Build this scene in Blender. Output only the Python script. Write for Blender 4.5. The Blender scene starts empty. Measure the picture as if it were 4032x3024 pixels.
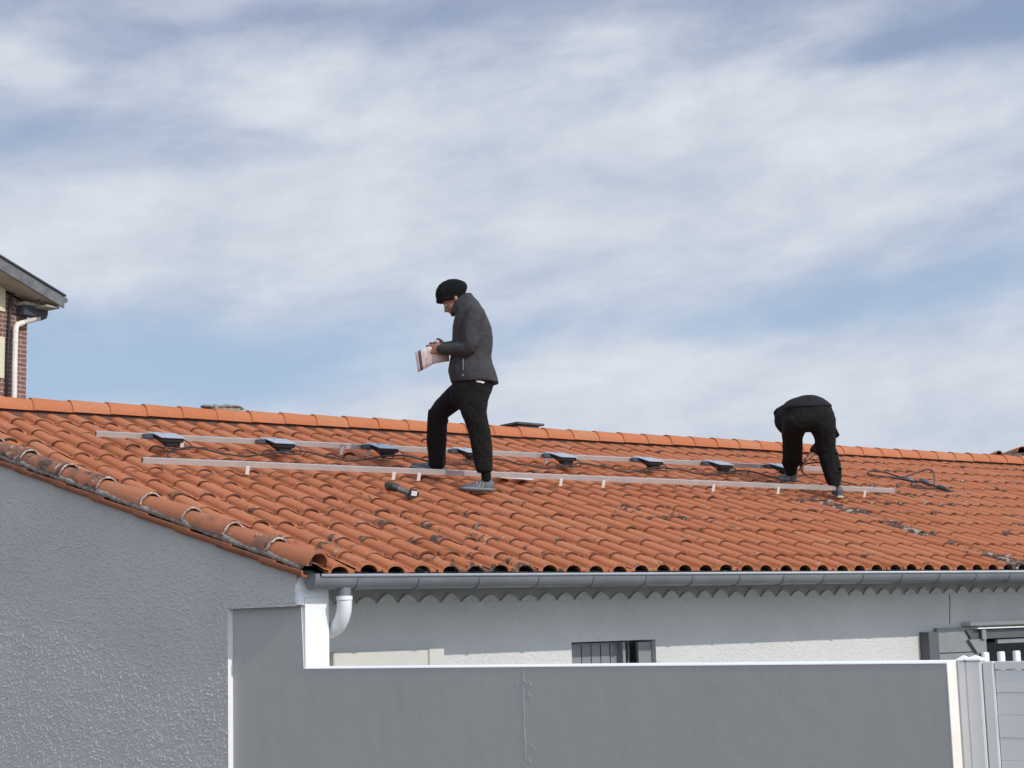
import bpy, bmesh, math, random
from math import sin, cos, tan, pi, radians, sqrt, atan2, exp
from mathutils import Vector, Matrix, noise as mnoise

random.seed(7)
C = bpy.context.scene.collection
V = Vector

# ------------------------------------------------------------------ camera
# World frame: X runs along the house front, Y runs into the house, Z is up.
CAM = V((-6.3704, -8.9212, 1.9000))
cam_d = bpy.data.cameras.new("camera")
cam_d.lens = 58.45
cam_d.sensor_width = 36.0
cam_d.clip_end = 3000
cam_o = bpy.data.objects.new("camera", cam_d)
C.objects.link(cam_o)
cr, cu, cf = V((0.808374, -0.587975, -0.028583)), V((-0.062395, -0.133863, 0.989034)), V((0.585354, 0.797725, 0.144898))
m = Matrix((cr, cu, -cf)).transposed().to_4x4()
m.translation = CAM
cam_o.matrix_world = m
bpy.context.scene.camera = cam_o

# ------------------------------------------------------------------ exposure
sc = bpy.context.scene
sc.view_settings.view_transform = 'Standard'
sc.view_settings.look = 'None'
sc.view_settings.gamma = 1
sc.view_settings.exposure = 0.0

# ------------------------------------------------------------------ sun and sky
SUN_EL = radians(33.5)
SUN_AZ = V((0.194, -0.981, 0)).normalized()          # horizontal direction towards the sun
sun_dir = V((SUN_AZ.x * cos(SUN_EL), SUN_AZ.y * cos(SUN_EL), sin(SUN_EL)))
sd = bpy.data.lights.new("sun", 'SUN')
sd.energy = 2.6
sd.angle = radians(0.55)
sd.color = (1.0, 0.95, 0.88)
so = bpy.data.objects.new("sun", sd)
C.objects.link(so)
so.rotation_euler = (-sun_dir).to_track_quat('-Z', 'Y').to_euler()
so.location = (0, -20, 20)


class NT:
    """small helper for node trees"""
    def __init__(s, tree):
        s.t = tree; s.n = tree.nodes; s.l = tree.links

    def new(s, kind, **kw):
        n = s.n.new(kind)
        for k, v in kw.items():
            setattr(n, k, v)
        return n

    def val(s, sock, v):
        if v is None:
            return
        if hasattr(v, 'is_output') or isinstance(v, bpy.types.NodeSocket):
            s.l.new(v, sock)
        else:
            sock.default_value = v

    def math(s, op, a, b=None, c=None, clamp=False):
        n = s.new('ShaderNodeMath', operation=op, use_clamp=clamp)
        s.val(n.inputs[0], a); s.val(n.inputs[1], b)
        if c is not None:
            s.val(n.inputs[2], c)
        return n.outputs[0]

    def dot(s, a, vec):
        n = s.new('ShaderNodeVectorMath', operation='DOT_PRODUCT')
        s.l.new(a, n.inputs[0]); n.inputs[1].default_value = vec
        return n.outputs['Value']

    def mix(s, f, a, b):
        n = s.new('ShaderNodeMix', data_type='RGBA')
        s.val(n.inputs[0], f)
        for i, v in ((6, a), (7, b)):
            if isinstance(v, (tuple, list)) and len(v) == 3:
                v = (*v, 1)
            s.val(n.inputs[i], v)
        return n.outputs[2]

    def noise(s, vec, scale, detail=4, rough=0.55, dist=0.0):
        n = s.new('ShaderNodeTexNoise')
        if vec is not None:
            s.l.new(vec, n.inputs['Vector'])
        n.inputs['Scale'].default_value = scale
        n.inputs['Detail'].default_value = detail
        n.inputs['Roughness'].default_value = rough
        n.inputs['Distortion'].default_value = dist
        return n.outputs['Fac']

    def ramp(s, f, stops, interp='LINEAR'):
        n = s.new('ShaderNodeValToRGB')
        n.color_ramp.interpolation = interp
        e = n.color_ramp.elements
        while len(e) < len(stops):
            e.new(0.5)
        for el, (p, c) in zip(e, stops):
            el.position = p
            el.color = (c, c, c, 1) if isinstance(c, (int, float)) else (*c, 1)
        s.l.new(f, n.inputs[0])
        return n.outputs[0]

    def maprange(s, f, a, b, c=0.0, d=1.0, smooth=False):
        n = s.new('ShaderNodeMapRange')
        if smooth:
            n.interpolation_type = 'SMOOTHSTEP'
        s.l.new(f, n.inputs[0])
        for i, v in zip((1, 2, 3, 4), (a, b, c, d)):
            n.inputs[i].default_value = v
        return n.outputs[0]

    def mapping(s, vec, scale=(1, 1, 1), rot=(0, 0, 0), loc=(0, 0, 0)):
        n = s.new('ShaderNodeMapping')
        s.l.new(vec, n.inputs[0])
        n.inputs['Scale'].default_value = scale
        n.inputs['Rotation'].default_value = rot
        n.inputs['Location'].default_value = loc
        return n.outputs[0]


RH = V((0.806234, -0.591597, 0))      # horizontal, to the right of the view
FH = V((0.591597, 0.806234, 0))       # horizontal, along the view

world = bpy.data.worlds.new("World")
sc.world = world
world.use_nodes = True
w = NT(world.node_tree)
for n in list(w.n):
    w.n.remove(n)
sky = w.new('ShaderNodeTexSky')
sky.sky_type = 'NISHITA'
sky.sun_disc = False
sky.sun_elevation = SUN_EL
sky.sun_rotation = atan2(SUN_AZ.x, SUN_AZ.y)
sky.air_density = 1.0
sky.dust_density = 0.6
sky.ozone_density = 1.6
tc = w.new('ShaderNodeTexCoord')
d = tc.outputs['Generated']
nrm = w.new('ShaderNodeVectorMath', operation='NORMALIZE')
w.l.new(d, nrm.inputs[0])
d = nrm.outputs[0]
dz = w.dot(d, (0, 0, 1))
da = w.dot(d, tuple(RH))
dfw = w.dot(d, tuple(FH))
# long, gently tilted cloud streets: direction squeezed in height
cmb = w.new('ShaderNodeCombineXYZ')
w.l.new(da, cmb.inputs[0]); w.l.new(dfw, cmb.inputs[1])
w.l.new(w.math('SUBTRACT', w.math('MULTIPLY', dz, 2.3), w.math('MULTIPLY', da, 0.24)), cmb.inputs[2])
cv = cmb.outputs[0]
n1 = w.noise(cv, 3.6, 3, 0.45, 0.15)
n2 = w.noise(w.mapping(cv, (1, 1, 1.0), loc=(3.1, 1.7, 0.4)), 10.5, 6, 0.58, 0.2)
# the larger cloud banks and clear gaps that stood in the sky, by direction (bearing, height, widths, tilt, weight)
BANKS = [
    (-0.012, 0.271, 0.173, 0.047, 6.3, 0.55),
    (0.219, 0.309, 0.145, 0.033, 12.3, 0.5),
    (-0.297, 0.363, 0.033, 0.019, -21.6, 0.4),
    (-0.247, 0.249, 0.117, 0.022, 6.3, 0.4),
    (0.125, 0.112, 0.240, 0.046, 1.4, 1.25),
    (0.158, 0.243, 0.139, 0.025, 6.3, 0.3),
    (-0.039, 0.386, 0.117, 0.015, 2.4, -0.4),
    (0.259, 0.353, 0.053, 0.015, 12.3, -0.6),
    (-0.178, 0.378, 0.064, 0.017, 8.3, -0.25),
    (-0.248, 0.308, 0.072, 0.017, 4.3, -0.28),
    (-0.200, 0.160, 0.150, 0.022, 0.4, -0.85),
    (-0.278, 0.195, 0.084, 0.014, 0.4, -0.3),
    (0.241, 0.194, 0.117, 0.019, 2.4, -0.42),
    (0.056, 0.185, 0.117, 0.017, 0.4, -0.3),
    (0.321, 0.369, 0.025, 0.017, -1.6, -0.3),
    (0.062, 0.352, 0.084, 0.014, 13.3, 0.2),
    (-0.112, 0.340, 0.084, 0.013, 13.3, 0.2),
]
den_f = w.math('MAXIMUM', dfw, 0.15)
tcm = w.new('ShaderNodeCombineXYZ')
w.l.new(w.math('DIVIDE', da, den_f), tcm.inputs[0]); w.l.new(w.math('DIVIDE', dz, den_f), tcm.inputs[1])
wob = w.new('ShaderNodeTexNoise')
w.l.new(cv, wob.inputs['Vector']); wob.inputs['Scale'].default_value = 5.5; wob.inputs['Detail'].default_value = 4
wsub = w.new('ShaderNodeVectorMath', operation='SUBTRACT'); w.l.new(wob.outputs['Color'], wsub.inputs[0]); wsub.inputs[1].default_value = (.5, .5, .5)
wmul = w.new('ShaderNodeVectorMath', operation='MULTIPLY'); w.l.new(wsub.outputs[0], wmul.inputs[0]); wmul.inputs[1].default_value = (.16, .055, 0)
wadd = w.new('ShaderNodeVectorMath', operation='ADD'); w.l.new(tcm.outputs[0], wadd.inputs[0]); w.l.new(wmul.outputs[0], wadd.inputs[1])
dens = w.math('ADD', 0.50, w.math('MULTIPLY', w.math('SUBTRACT', n1, 0.5), 0.95))
dens = w.math('ADD', dens, w.math('MULTIPLY', w.math('SUBTRACT', n2, 0.5), 0.62))
n3 = w.noise(w.mapping(cv, (1, 1, 1.6), loc=(7.1, 0.3, 2.4)), 26, 5, 0.6, 0.3)
dens = w.math('ADD', dens, w.math('MULTIPLY', w.math('SUBTRACT', n3, 0.5), 0.30))
for (ba, be, sa, se, rt, am) in BANKS:
    mp = w.new('ShaderNodeMapping', vector_type='TEXTURE')
    w.l.new(wadd.outputs[0], mp.inputs[0])
    mp.inputs['Location'].default_value = (ba, be, 0)
    mp.inputs['Rotation'].default_value = (0, 0, radians(rt))
    mp.inputs['Scale'].default_value = (sa, se, 1)
    ln = w.new('ShaderNodeVectorMath', operation='LENGTH')
    w.l.new(mp.outputs[0], ln.inputs[0])
    gs = w.math('EXPONENT', w.math('MULTIPLY', w.math('POWER', ln.outputs['Value'], 2.0), -0.9))
    dens = w.math('ADD', dens, w.math('MULTIPLY', gs, am * 1.0))
mask = w.maprange(dens, 0.0, 1.0, 0.10, 0.97, True)
skycol = w.mix(0.80, sky.outputs[0], w.mix(w.maprange(dz, 0.16, 0.36), (3.85, 5.2, 7.3), (2.5, 3.2, 5.0)))
ccol = w.mix(w.maprange(n2, 0.3, 0.7), (5.25, 5.85, 6.95), (7.35, 7.75, 8.4))
col = w.mix(mask, skycol, ccol)
# thin cloud is far brighter on the sunny side of the sky
glow = w.maprange(w.dot(d, tuple(sun_dir)), -0.25, 0.85, 1.0, 2.1, True)
vm = w.new('ShaderNodeVectorMath', operation='SCALE')
w.l.new(col, vm.inputs[0]); w.l.new(glow, vm.inputs['Scale'])
col = vm.outputs[0]
bg = w.new('ShaderNodeBackground')
w.l.new(col, bg.inputs[0])
bg.inputs[1].default_value = 0.1
out = w.new('ShaderNodeOutputWorld')
w.l.new(bg.outputs[0], out.inputs[0])


# ------------------------------------------------------------------ materials
def mat(name, col, rough=0.7, metal=0.0, spec=0.5):
    mt = bpy.data.materials.new(name)
    mt.use_nodes = True
    t = NT(mt.node_tree)
    b = t.n['Principled BSDF']
    b.inputs['Base Color'].default_value = (*col, 1)
    b.inputs['Roughness'].default_value = rough
    b.inputs['Metallic'].default_value = metal
    b.inputs['Specular IOR Level'].default_value = spec
    return mt, t, b


def add_bump(t, b, h, strength=0.5, dist=0.01):
    n = t.new('ShaderNodeBump')
    n.inputs['Strength'].default_value = strength
    n.inputs['Distance'].default_value = dist
    t.l.new(h, n.inputs['Height'])
    t.l.new(n.outputs[0], b.inputs['Normal'])


def coords(t, kind='Object'):
    return t.new('ShaderNodeTexCoord').outputs[kind]


def mat_noisy(name, c1, c2, scale=20, rough=0.7, metal=0.0, bump=0.0, bscale=None, spec=0.5, detail=5):
    mt, t, b = mat(name, c1, rough, metal, spec)
    co = coords(t)
    n = t.noise(co, scale, detail)
    t.l.new(t.mix(t.maprange(n, 0.35, 0.65), c1, c2), b.inputs['Base Color'])
    if bump:
        add_bump(t, b, t.noise(co, bscale or scale * 3, 4), bump, 0.01)
    return mt


def mat_tile(name, brown=0.0):
    mt, t, b = mat(name, (0.4, 0.13, 0.07), 0.82, 0, 0.25)
    co = coords(t)
    at = lambda nm: t.new('ShaderNodeAttribute', attribute_name=nm).outputs['Fac']
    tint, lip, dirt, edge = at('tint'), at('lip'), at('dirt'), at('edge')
    base = t.ramp(tint, [(0.0, (0.325, 0.100, 0.042)), (0.12, (0.385, 0.126, 0.053)), (0.6, (0.425, 0.145, 0.062)), (0.9, (0.445, 0.163, 0.075)), (1.0, (0.43, 0.18, 0.092))])
    mott = t.noise(co, 26, 6, 0.65)
    base = t.mix(t.maprange(mott, 0.35, 0.75, 0, 0.42), base, (0.26, 0.082, 0.037))
    wide = t.noise(co, 2.3, 3, 0.5)
    base = t.mix(t.maprange(wide, 0.45, 0.8, 0, 0.35), base, (0.45, 0.18, 0.092))
    if brown:
        base = t.mix(0.30, base, (0.24, 0.115, 0.075))
        bn = t.noise(co, 5.5, 5, 0.6)
        base = t.mix(t.maprange(t.math('ADD', bn, t.math('MULTIPLY', dirt, 0.35)), 0.62, 0.80, 0, 0.85), base, (0.17, 0.085, 0.06))
    # lichen: dark crusts that like the lower edge of each tile
    l1 = t.noise(co, 9.0, 7, 0.62, 0.6)
    l1 = t.math('ADD', l1, t.math('MULTIPLY', lip, 0.105))
    l1 = t.math('ADD', l1, t.math('MULTIPLY', dirt, 0.22))
    fine = t.noise(co, 70, 4, 0.6)
    l1 = t.math('ADD', l1, t.math('MULTIPLY', t.math('SUBTRACT', fine, 0.5), 0.22))
    dark = t.maprange(l1, 0.710, 0.750, 0, 0.93, True)
    dcol = t.mix(t.maprange(t.noise(co, 33, 3), 0.4, 0.6), (0.035, 0.026, 0.022), (0.105, 0.082, 0.066))
    base = t.mix(dark, base, dcol)
    l2 = t.noise(t.mapping(co, loc=(4.2, 1.3, 7.7)), 17.0, 5, 0.55, 0.4)
    l2 = t.math('ADD', t.math('ADD', l2, t.math('MULTIPLY', lip, 0.085)), t.math('MULTIPLY', dirt, 0.13))
    pale = t.maprange(l2, 0.745, 0.775, 0, 0.8, True)
    base = t.mix(pale, base, (0.40, 0.36, 0.30))
    t.l.new(base, b.inputs['Base Color'])
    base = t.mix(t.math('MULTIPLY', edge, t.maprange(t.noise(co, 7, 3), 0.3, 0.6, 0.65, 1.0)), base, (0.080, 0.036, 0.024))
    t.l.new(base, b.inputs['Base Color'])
    h = t.math('ADD', t.math('MULTIPLY', t.noise(co, 130, 3), 0.35), t.math('MULTIPLY', dark, 0.6))
    add_bump(t, b, h, 0.45, 0.006)
    return mt


def mat_stucco(name, c, rough=0.55, strength=1.0, scale=55, dist=0.02, spec=0.4):
    mt, t, b = mat(name, c, rough, 0, spec)
    co = coords(t)
    v = t.new('ShaderNodeTexVoronoi', feature='SMOOTH_F1')
    t.l.new(t.mapping(co, (1, 1, 0.8)), v.inputs['Vector'])
    v.inputs['Scale'].default_value = scale
    v.inputs['Smoothness'].default_value = 0.35
    n = t.noise(co, scale * 0.55, 5, 0.6, 0.8)
    h = t.math('ADD', t.math('MULTIPLY', v.outputs['Distance'], -0.7), t.math('MULTIPLY', n, 1.3))
    h = t.maprange(h, 0.15, 0.75)
    big = t.noise(co, 1.7, 3)
    base = t.mix(t.maprange(big, 0.35, 0.7), tuple(x * 0.95 for x in c), tuple(min(1, x * 1.04) for x in c))
    t.l.new(base, b.inputs['Base Color'])
    add_bump(t, b, h, strength, dist)
    return mt


def mat_brick(name):
    mt, t, b = mat(name, (0.2, 0.07, 0.05), 0.85)
    co = coords(t)
    br = t.new('ShaderNodeTexBrick')
    t.l.new(t.mapping(co, rot=(radians(90), 0, 0)), br.inputs['Vector'])
    br.inputs['Scale'].default_value = 1.0
    br.inputs['Brick Width'].default_value = 0.225
    br.inputs['Row Height'].default_value = 0.072
    br.inputs['Mortar Size'].default_value = 0.007
    br.inputs['Color1'].default_value = (0.19, 0.085, 0.066, 1)
    br.inputs['Color2'].default_value = (0.145, 0.068, 0.056, 1)
    br.inputs['Mortar'].default_value = (0.42, 0.35, 0.30, 1)
    n = t.noise(co, 16, 4)
    base = t.mix(t.maprange(n, 0.3, 0.7, 0, 0.35), br.outputs['Color'], (0.22, 0.11, 0.088))
    t.l.new(base, b.inputs['Base Color'])
    add_bump(t, b, br.outputs['Fac'], -0.6, 0.01)
    return mt


def mat_fabric(name, c1, c2, rough=0.85, scale=9, bump=0.35, weave=240, sheen=0.2):
    mt, t, b = mat(name, c1, rough, 0, 0.25)
    co = coords(t)
    n = t.noise(co, scale, 5, 0.6)
    t.l.new(t.mix(t.maprange(n, 0.35, 0.7), c1, c2), b.inputs['Base Color'])
    b.inputs['Sheen Weight'].default_value = sheen
    h = t.math('ADD', t.noise(t.mapping(co, (1, 1, 0.7)), 14, 4, 0.55, 1.2), t.math('MULTIPLY', t.noise(co, weave, 2), 0.12))
    add_bump(t, b, h, bump, 0.05)
    return mt


def mat_painted(name, c):
    """masonry paint with faint run-off streaks, roller marks and dust"""
    mt, t, b = mat(name, c, 0.6, 0, 0.4)
    co = coords(t)
    streak = t.noise(t.mapping(co, (9, 9, 0.7)), 1.6, 5, 0.6)
    cloud = t.noise(co, 2.1, 4, 0.55)
    spot = t.noise(co, 38, 3, 0.6)
    base = t.mix(t.maprange(streak, 0.40, 0.72, 0, 0.55), c, tuple(x * 0.90 for x in c))
    base = t.mix(t.maprange(cloud, 0.35, 0.7, 0, 0.6), base, tuple(x * 1.06 for x in c))
    base = t.mix(t.maprange(spot, 0.70, 0.78, 0, 0.5), base, tuple(x * 0.82 for x in c))
    t.l.new(base, b.inputs['Base Color'])
    h = t.math('ADD', t.math('MULTIPLY', t.noise(co, 4, 3), 2.0), t.math('MULTIPLY', t.noise(co, 70, 4), 0.25))
    add_bump(t, b, h, 0.22, 0.01)
    return mt


M = {}
M['tile'] = mat_tile('terracotta_tile')
M['verge'] = mat_tile('weathered_terracotta', 1.0)
M['stucco_grey'] = mat_stucco('rough_grey_render', (0.505, 0.482, 0.450), 0.8, 0.3, 120, 0.006, 0.3)
M['smooth_grey'] = mat_painted('smooth_grey_paint', (0.395, 0.372, 0.343))
M['white_paint'] = mat_noisy('white_paint', (0.78, 0.78, 0.77), (0.82, 0.82, 0.81), 2.2, 0.6, 0, 0.12, 50)
M['cream_paint'] = mat_noisy('cream_paint', (0.80, 0.74, 0.65), (0.84, 0.80, 0.73), 5, 0.6, 0, 0.15, 60)
M['stucco_white'] = mat_stucco('white_render', (0.61, 0.61, 0.585), 0.85, 0.4, 60, 0.014, 0.3)
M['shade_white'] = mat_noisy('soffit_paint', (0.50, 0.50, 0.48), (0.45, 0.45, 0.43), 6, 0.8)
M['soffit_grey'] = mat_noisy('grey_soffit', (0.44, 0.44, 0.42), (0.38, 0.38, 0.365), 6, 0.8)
M['plank'] = mat_noisy('mid_grey_shutter_paint', (0.235, 0.24, 0.25), (0.20, 0.205, 0.215), 5, 0.5)
M['mortar'] = mat_noisy('mortar', (0.17, 0.155, 0.135), (0.34, 0.31, 0.27), 22, 0.95, 0, 0.8, 60)
M['dark_mortar'] = mat_noisy('dark_mortar', (0.10, 0.06, 0.045), (0.16, 0.085, 0.06), 12, 0.95)
M['pale_mortar'] = mat_noisy('pale_mortar', (0.56, 0.51, 0.43), (0.20, 0.175, 0.15), 24, 0.95, 0, 0.8, 70)
M['zinc'] = mat_noisy('grey_zinc', (0.19, 0.20, 0.21), (0.145, 0.155, 0.165), 3.5, 0.42, 0.1, 0.05, 30)
M['bead'] = mat_noisy('bright_zinc', (0.42, 0.44, 0.45), (0.36, 0.38, 0.39), 5, 0.4, 0.1)
M['pvc_grey'] = mat_noisy('grey_pvc', (0.17, 0.175, 0.185), (0.14, 0.145, 0.155), 5, 0.4)
M['pvc_white'] = mat_noisy('white_pvc', (0.80, 0.80, 0.79), (0.72, 0.72, 0.70), 6, 0.35)
M['gate_pvc'] = mat_noisy('gate_pvc', (0.73, 0.71, 0.68), (0.70, 0.68, 0.65), 3, 0.4)
M['dark'] = mat('dark_gap', (0.018, 0.026, 0.024), 0.9)[0]
M['sheet_green'] = mat_noisy('dark_green_underlay', (0.016, 0.040, 0.036), (0.010, 0.020, 0.018), 9, 0.7)
M['shutter'] = mat_noisy('grey_shutter_paint', (0.10, 0.104, 0.112), (0.085, 0.088, 0.096), 5, 0.5)
M['light_shutter'] = mat_noisy('light_grey_paint', (0.25, 0.26, 0.262), (0.21, 0.22, 0.222), 4, 0.55)
M['beige'] = mat_noisy('beige_render', (0.60, 0.585, 0.53), (0.56, 0.55, 0.50), 5, 0.8)
M['glass'] = mat('dark_glass', (0.012, 0.014, 0.016), 0.08, 0, 0.5)[0]
M['alu'] = mat_noisy('brushed_aluminium', (0.56, 0.525, 0.50), (0.48, 0.45, 0.43), 7, 0.45, 0.5)
M['rail_shade'] = mat('rail_inside_shade', (0.03, 0.03, 0.03), 0.6)[0]  # near-black colour painted for the shade inside the hollow rail
M['hook'] = mat('stainless_hook', (0.78, 0.75, 0.72), 0.4, 0.3)[0]
M['plate'] = mat_noisy('blue_grey_plate', (0.40, 0.435, 0.49), (0.35, 0.385, 0.44), 8, 0.35, 0.2)
M['black'] = mat_noisy('black_plastic', (0.012, 0.013, 0.015), (0.02, 0.022, 0.026), 20, 0.5)
M['cable'] = mat('black_cable', (0.018, 0.017, 0.017), 0.5)[0]
M['conn'] = mat('blue_grey_connector', (0.06, 0.075, 0.10), 0.4)[0]
M['label'] = mat('white_label', (0.75, 0.74, 0.72), 0.6)[0]
M['jacket'] = mat_fabric('dark_grey_jacket_cloth', (0.040, 0.039, 0.041), (0.045, 0.043, 0.044), 0.75, 5, 0.45, 240, 0.0)
M['trousers'] = mat_fabric('black_work_cloth', (0.0055, 0.0055, 0.0056), (0.0095, 0.0090, 0.0085), 0.9, 8, 0.6, 240, 0.0)
M['knit'] = mat_fabric('black_knit', (0.005, 0.0058, 0.006), (0.008, 0.009, 0.009), 0.95, 20, 0.5, 240, 0.0)
t_ = NT(M['knit'].node_tree)
wv_ = t_.new('ShaderNodeTexWave')
t_.l.new(coords(t_), wv_.inputs['Vector']); wv_.inputs['Scale'].default_value = 28; wv_.inputs['Distortion'].default_value = 1.5
add_bump(t_, t_.n['Principled BSDF'], wv_.outputs['Fac'], 0.8, 0.01)
M['sweater'] = mat_fabric('black_sweater_cloth', (0.0105, 0.0112, 0.0115), (0.016, 0.0165, 0.0162), 0.9, 7, 0.6, 240, 0.0)
M['skin'] = mat_noisy('skin', (0.30, 0.15, 0.10), (0.24, 0.11, 0.07), 18, 0.55)
M['hair'] = mat_noisy('dark_hair', (0.02, 0.015, 0.012), (0.03, 0.022, 0.017), 60, 0.7)
M['shoe'] = mat_noisy('grey_shoe', (0.055, 0.058, 0.064), (0.12, 0.123, 0.13), 22, 0.7)
M['sole'] = mat('pale_sole', (0.62, 0.58, 0.50), 0.7)[0]
M['shoe_pale'] = mat('light_grey_trim', (0.24, 0.25, 0.26), 0.6)[0]
M['dark_sole'] = mat('dark_sole', (0.05, 0.05, 0.055), 0.7)[0]
M['shirt'] = mat('white_shirt', (0.8, 0.8, 0.8), 0.8)[0]
M['paper'] = mat_noisy('pinkish_paper', (0.60, 0.50, 0.47), (0.56, 0.465, 0.435), 6, 0.7)
M['paper_pale'] = mat('pale_paper', (0.78, 0.70, 0.68), 0.6)[0]
M['paper_dark'] = mat('dark_print', (0.14, 0.09, 0.085), 0.7)[0]
M['stone'] = mat_noisy('grey_stone', (0.20, 0.175, 0.15), (0.33, 0.29, 0.24), 14, 0.95, 0, 0.9, 40)
M['slab'] = mat_noisy('dark_slate', (0.075, 0.075, 0.078), (0.13, 0.12, 0.115), 9, 0.8, 0, 0.5, 40)
M['brick'] = mat_brick('red_brick')
M['cream_wall'] = mat_noisy('cream_render', (0.66, 0.60, 0.43), (0.60, 0.55, 0.40), 4, 0.9)
M['fascia'] = mat_noisy('weathered_grey_board', (0.10, 0.102, 0.11), (0.165, 0.165, 0.165), 6, 0.85, 0, 0.5, 30)
M['soffit'] = mat_noisy('beige_soffit', (0.40, 0.36, 0.28), (0.33, 0.30, 0.235), 4, 0.85)
M['eave_dark'] = mat_noisy('dark_eave_board', (0.045, 0.052, 0.062), (0.06, 0.065, 0.075), 8, 0.8)
M['pipe_cream'] = mat_noisy('cream_pipe', (0.76, 0.72, 0.64), (0.68, 0.63, 0.55), 5, 0.5)
M['pipe_rust'] = mat_noisy('stained_pipe', (0.50, 0.43, 0.33), (0.62, 0.57, 0.5), 9, 0.6)
M['slate_roof'] = mat_noisy('grey_brown_roof', (0.13, 0.10, 0.085), (0.18, 0.14, 0.12), 9, 0.9, 0, 0.5, 30)
M['asphalt'] = mat_noisy('asphalt', (0.055, 0.054, 0.052), (0.075, 0.072, 0.07), 30, 0.95, 0, 0.5, 200)
M['paving'] = mat_noisy('paving', (0.24, 0.23, 0.205), (0.20, 0.19, 0.17), 8, 0.9, 0, 0.4, 60)
M['white_line'] = mat_noisy('road_paint', (0.7, 0.7, 0.68), (0.6, 0.6, 0.58), 12, 0.7)
M['eye'] = mat('eye_white', (0.6, 0.57, 0.52), 0.2)[0]


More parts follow.
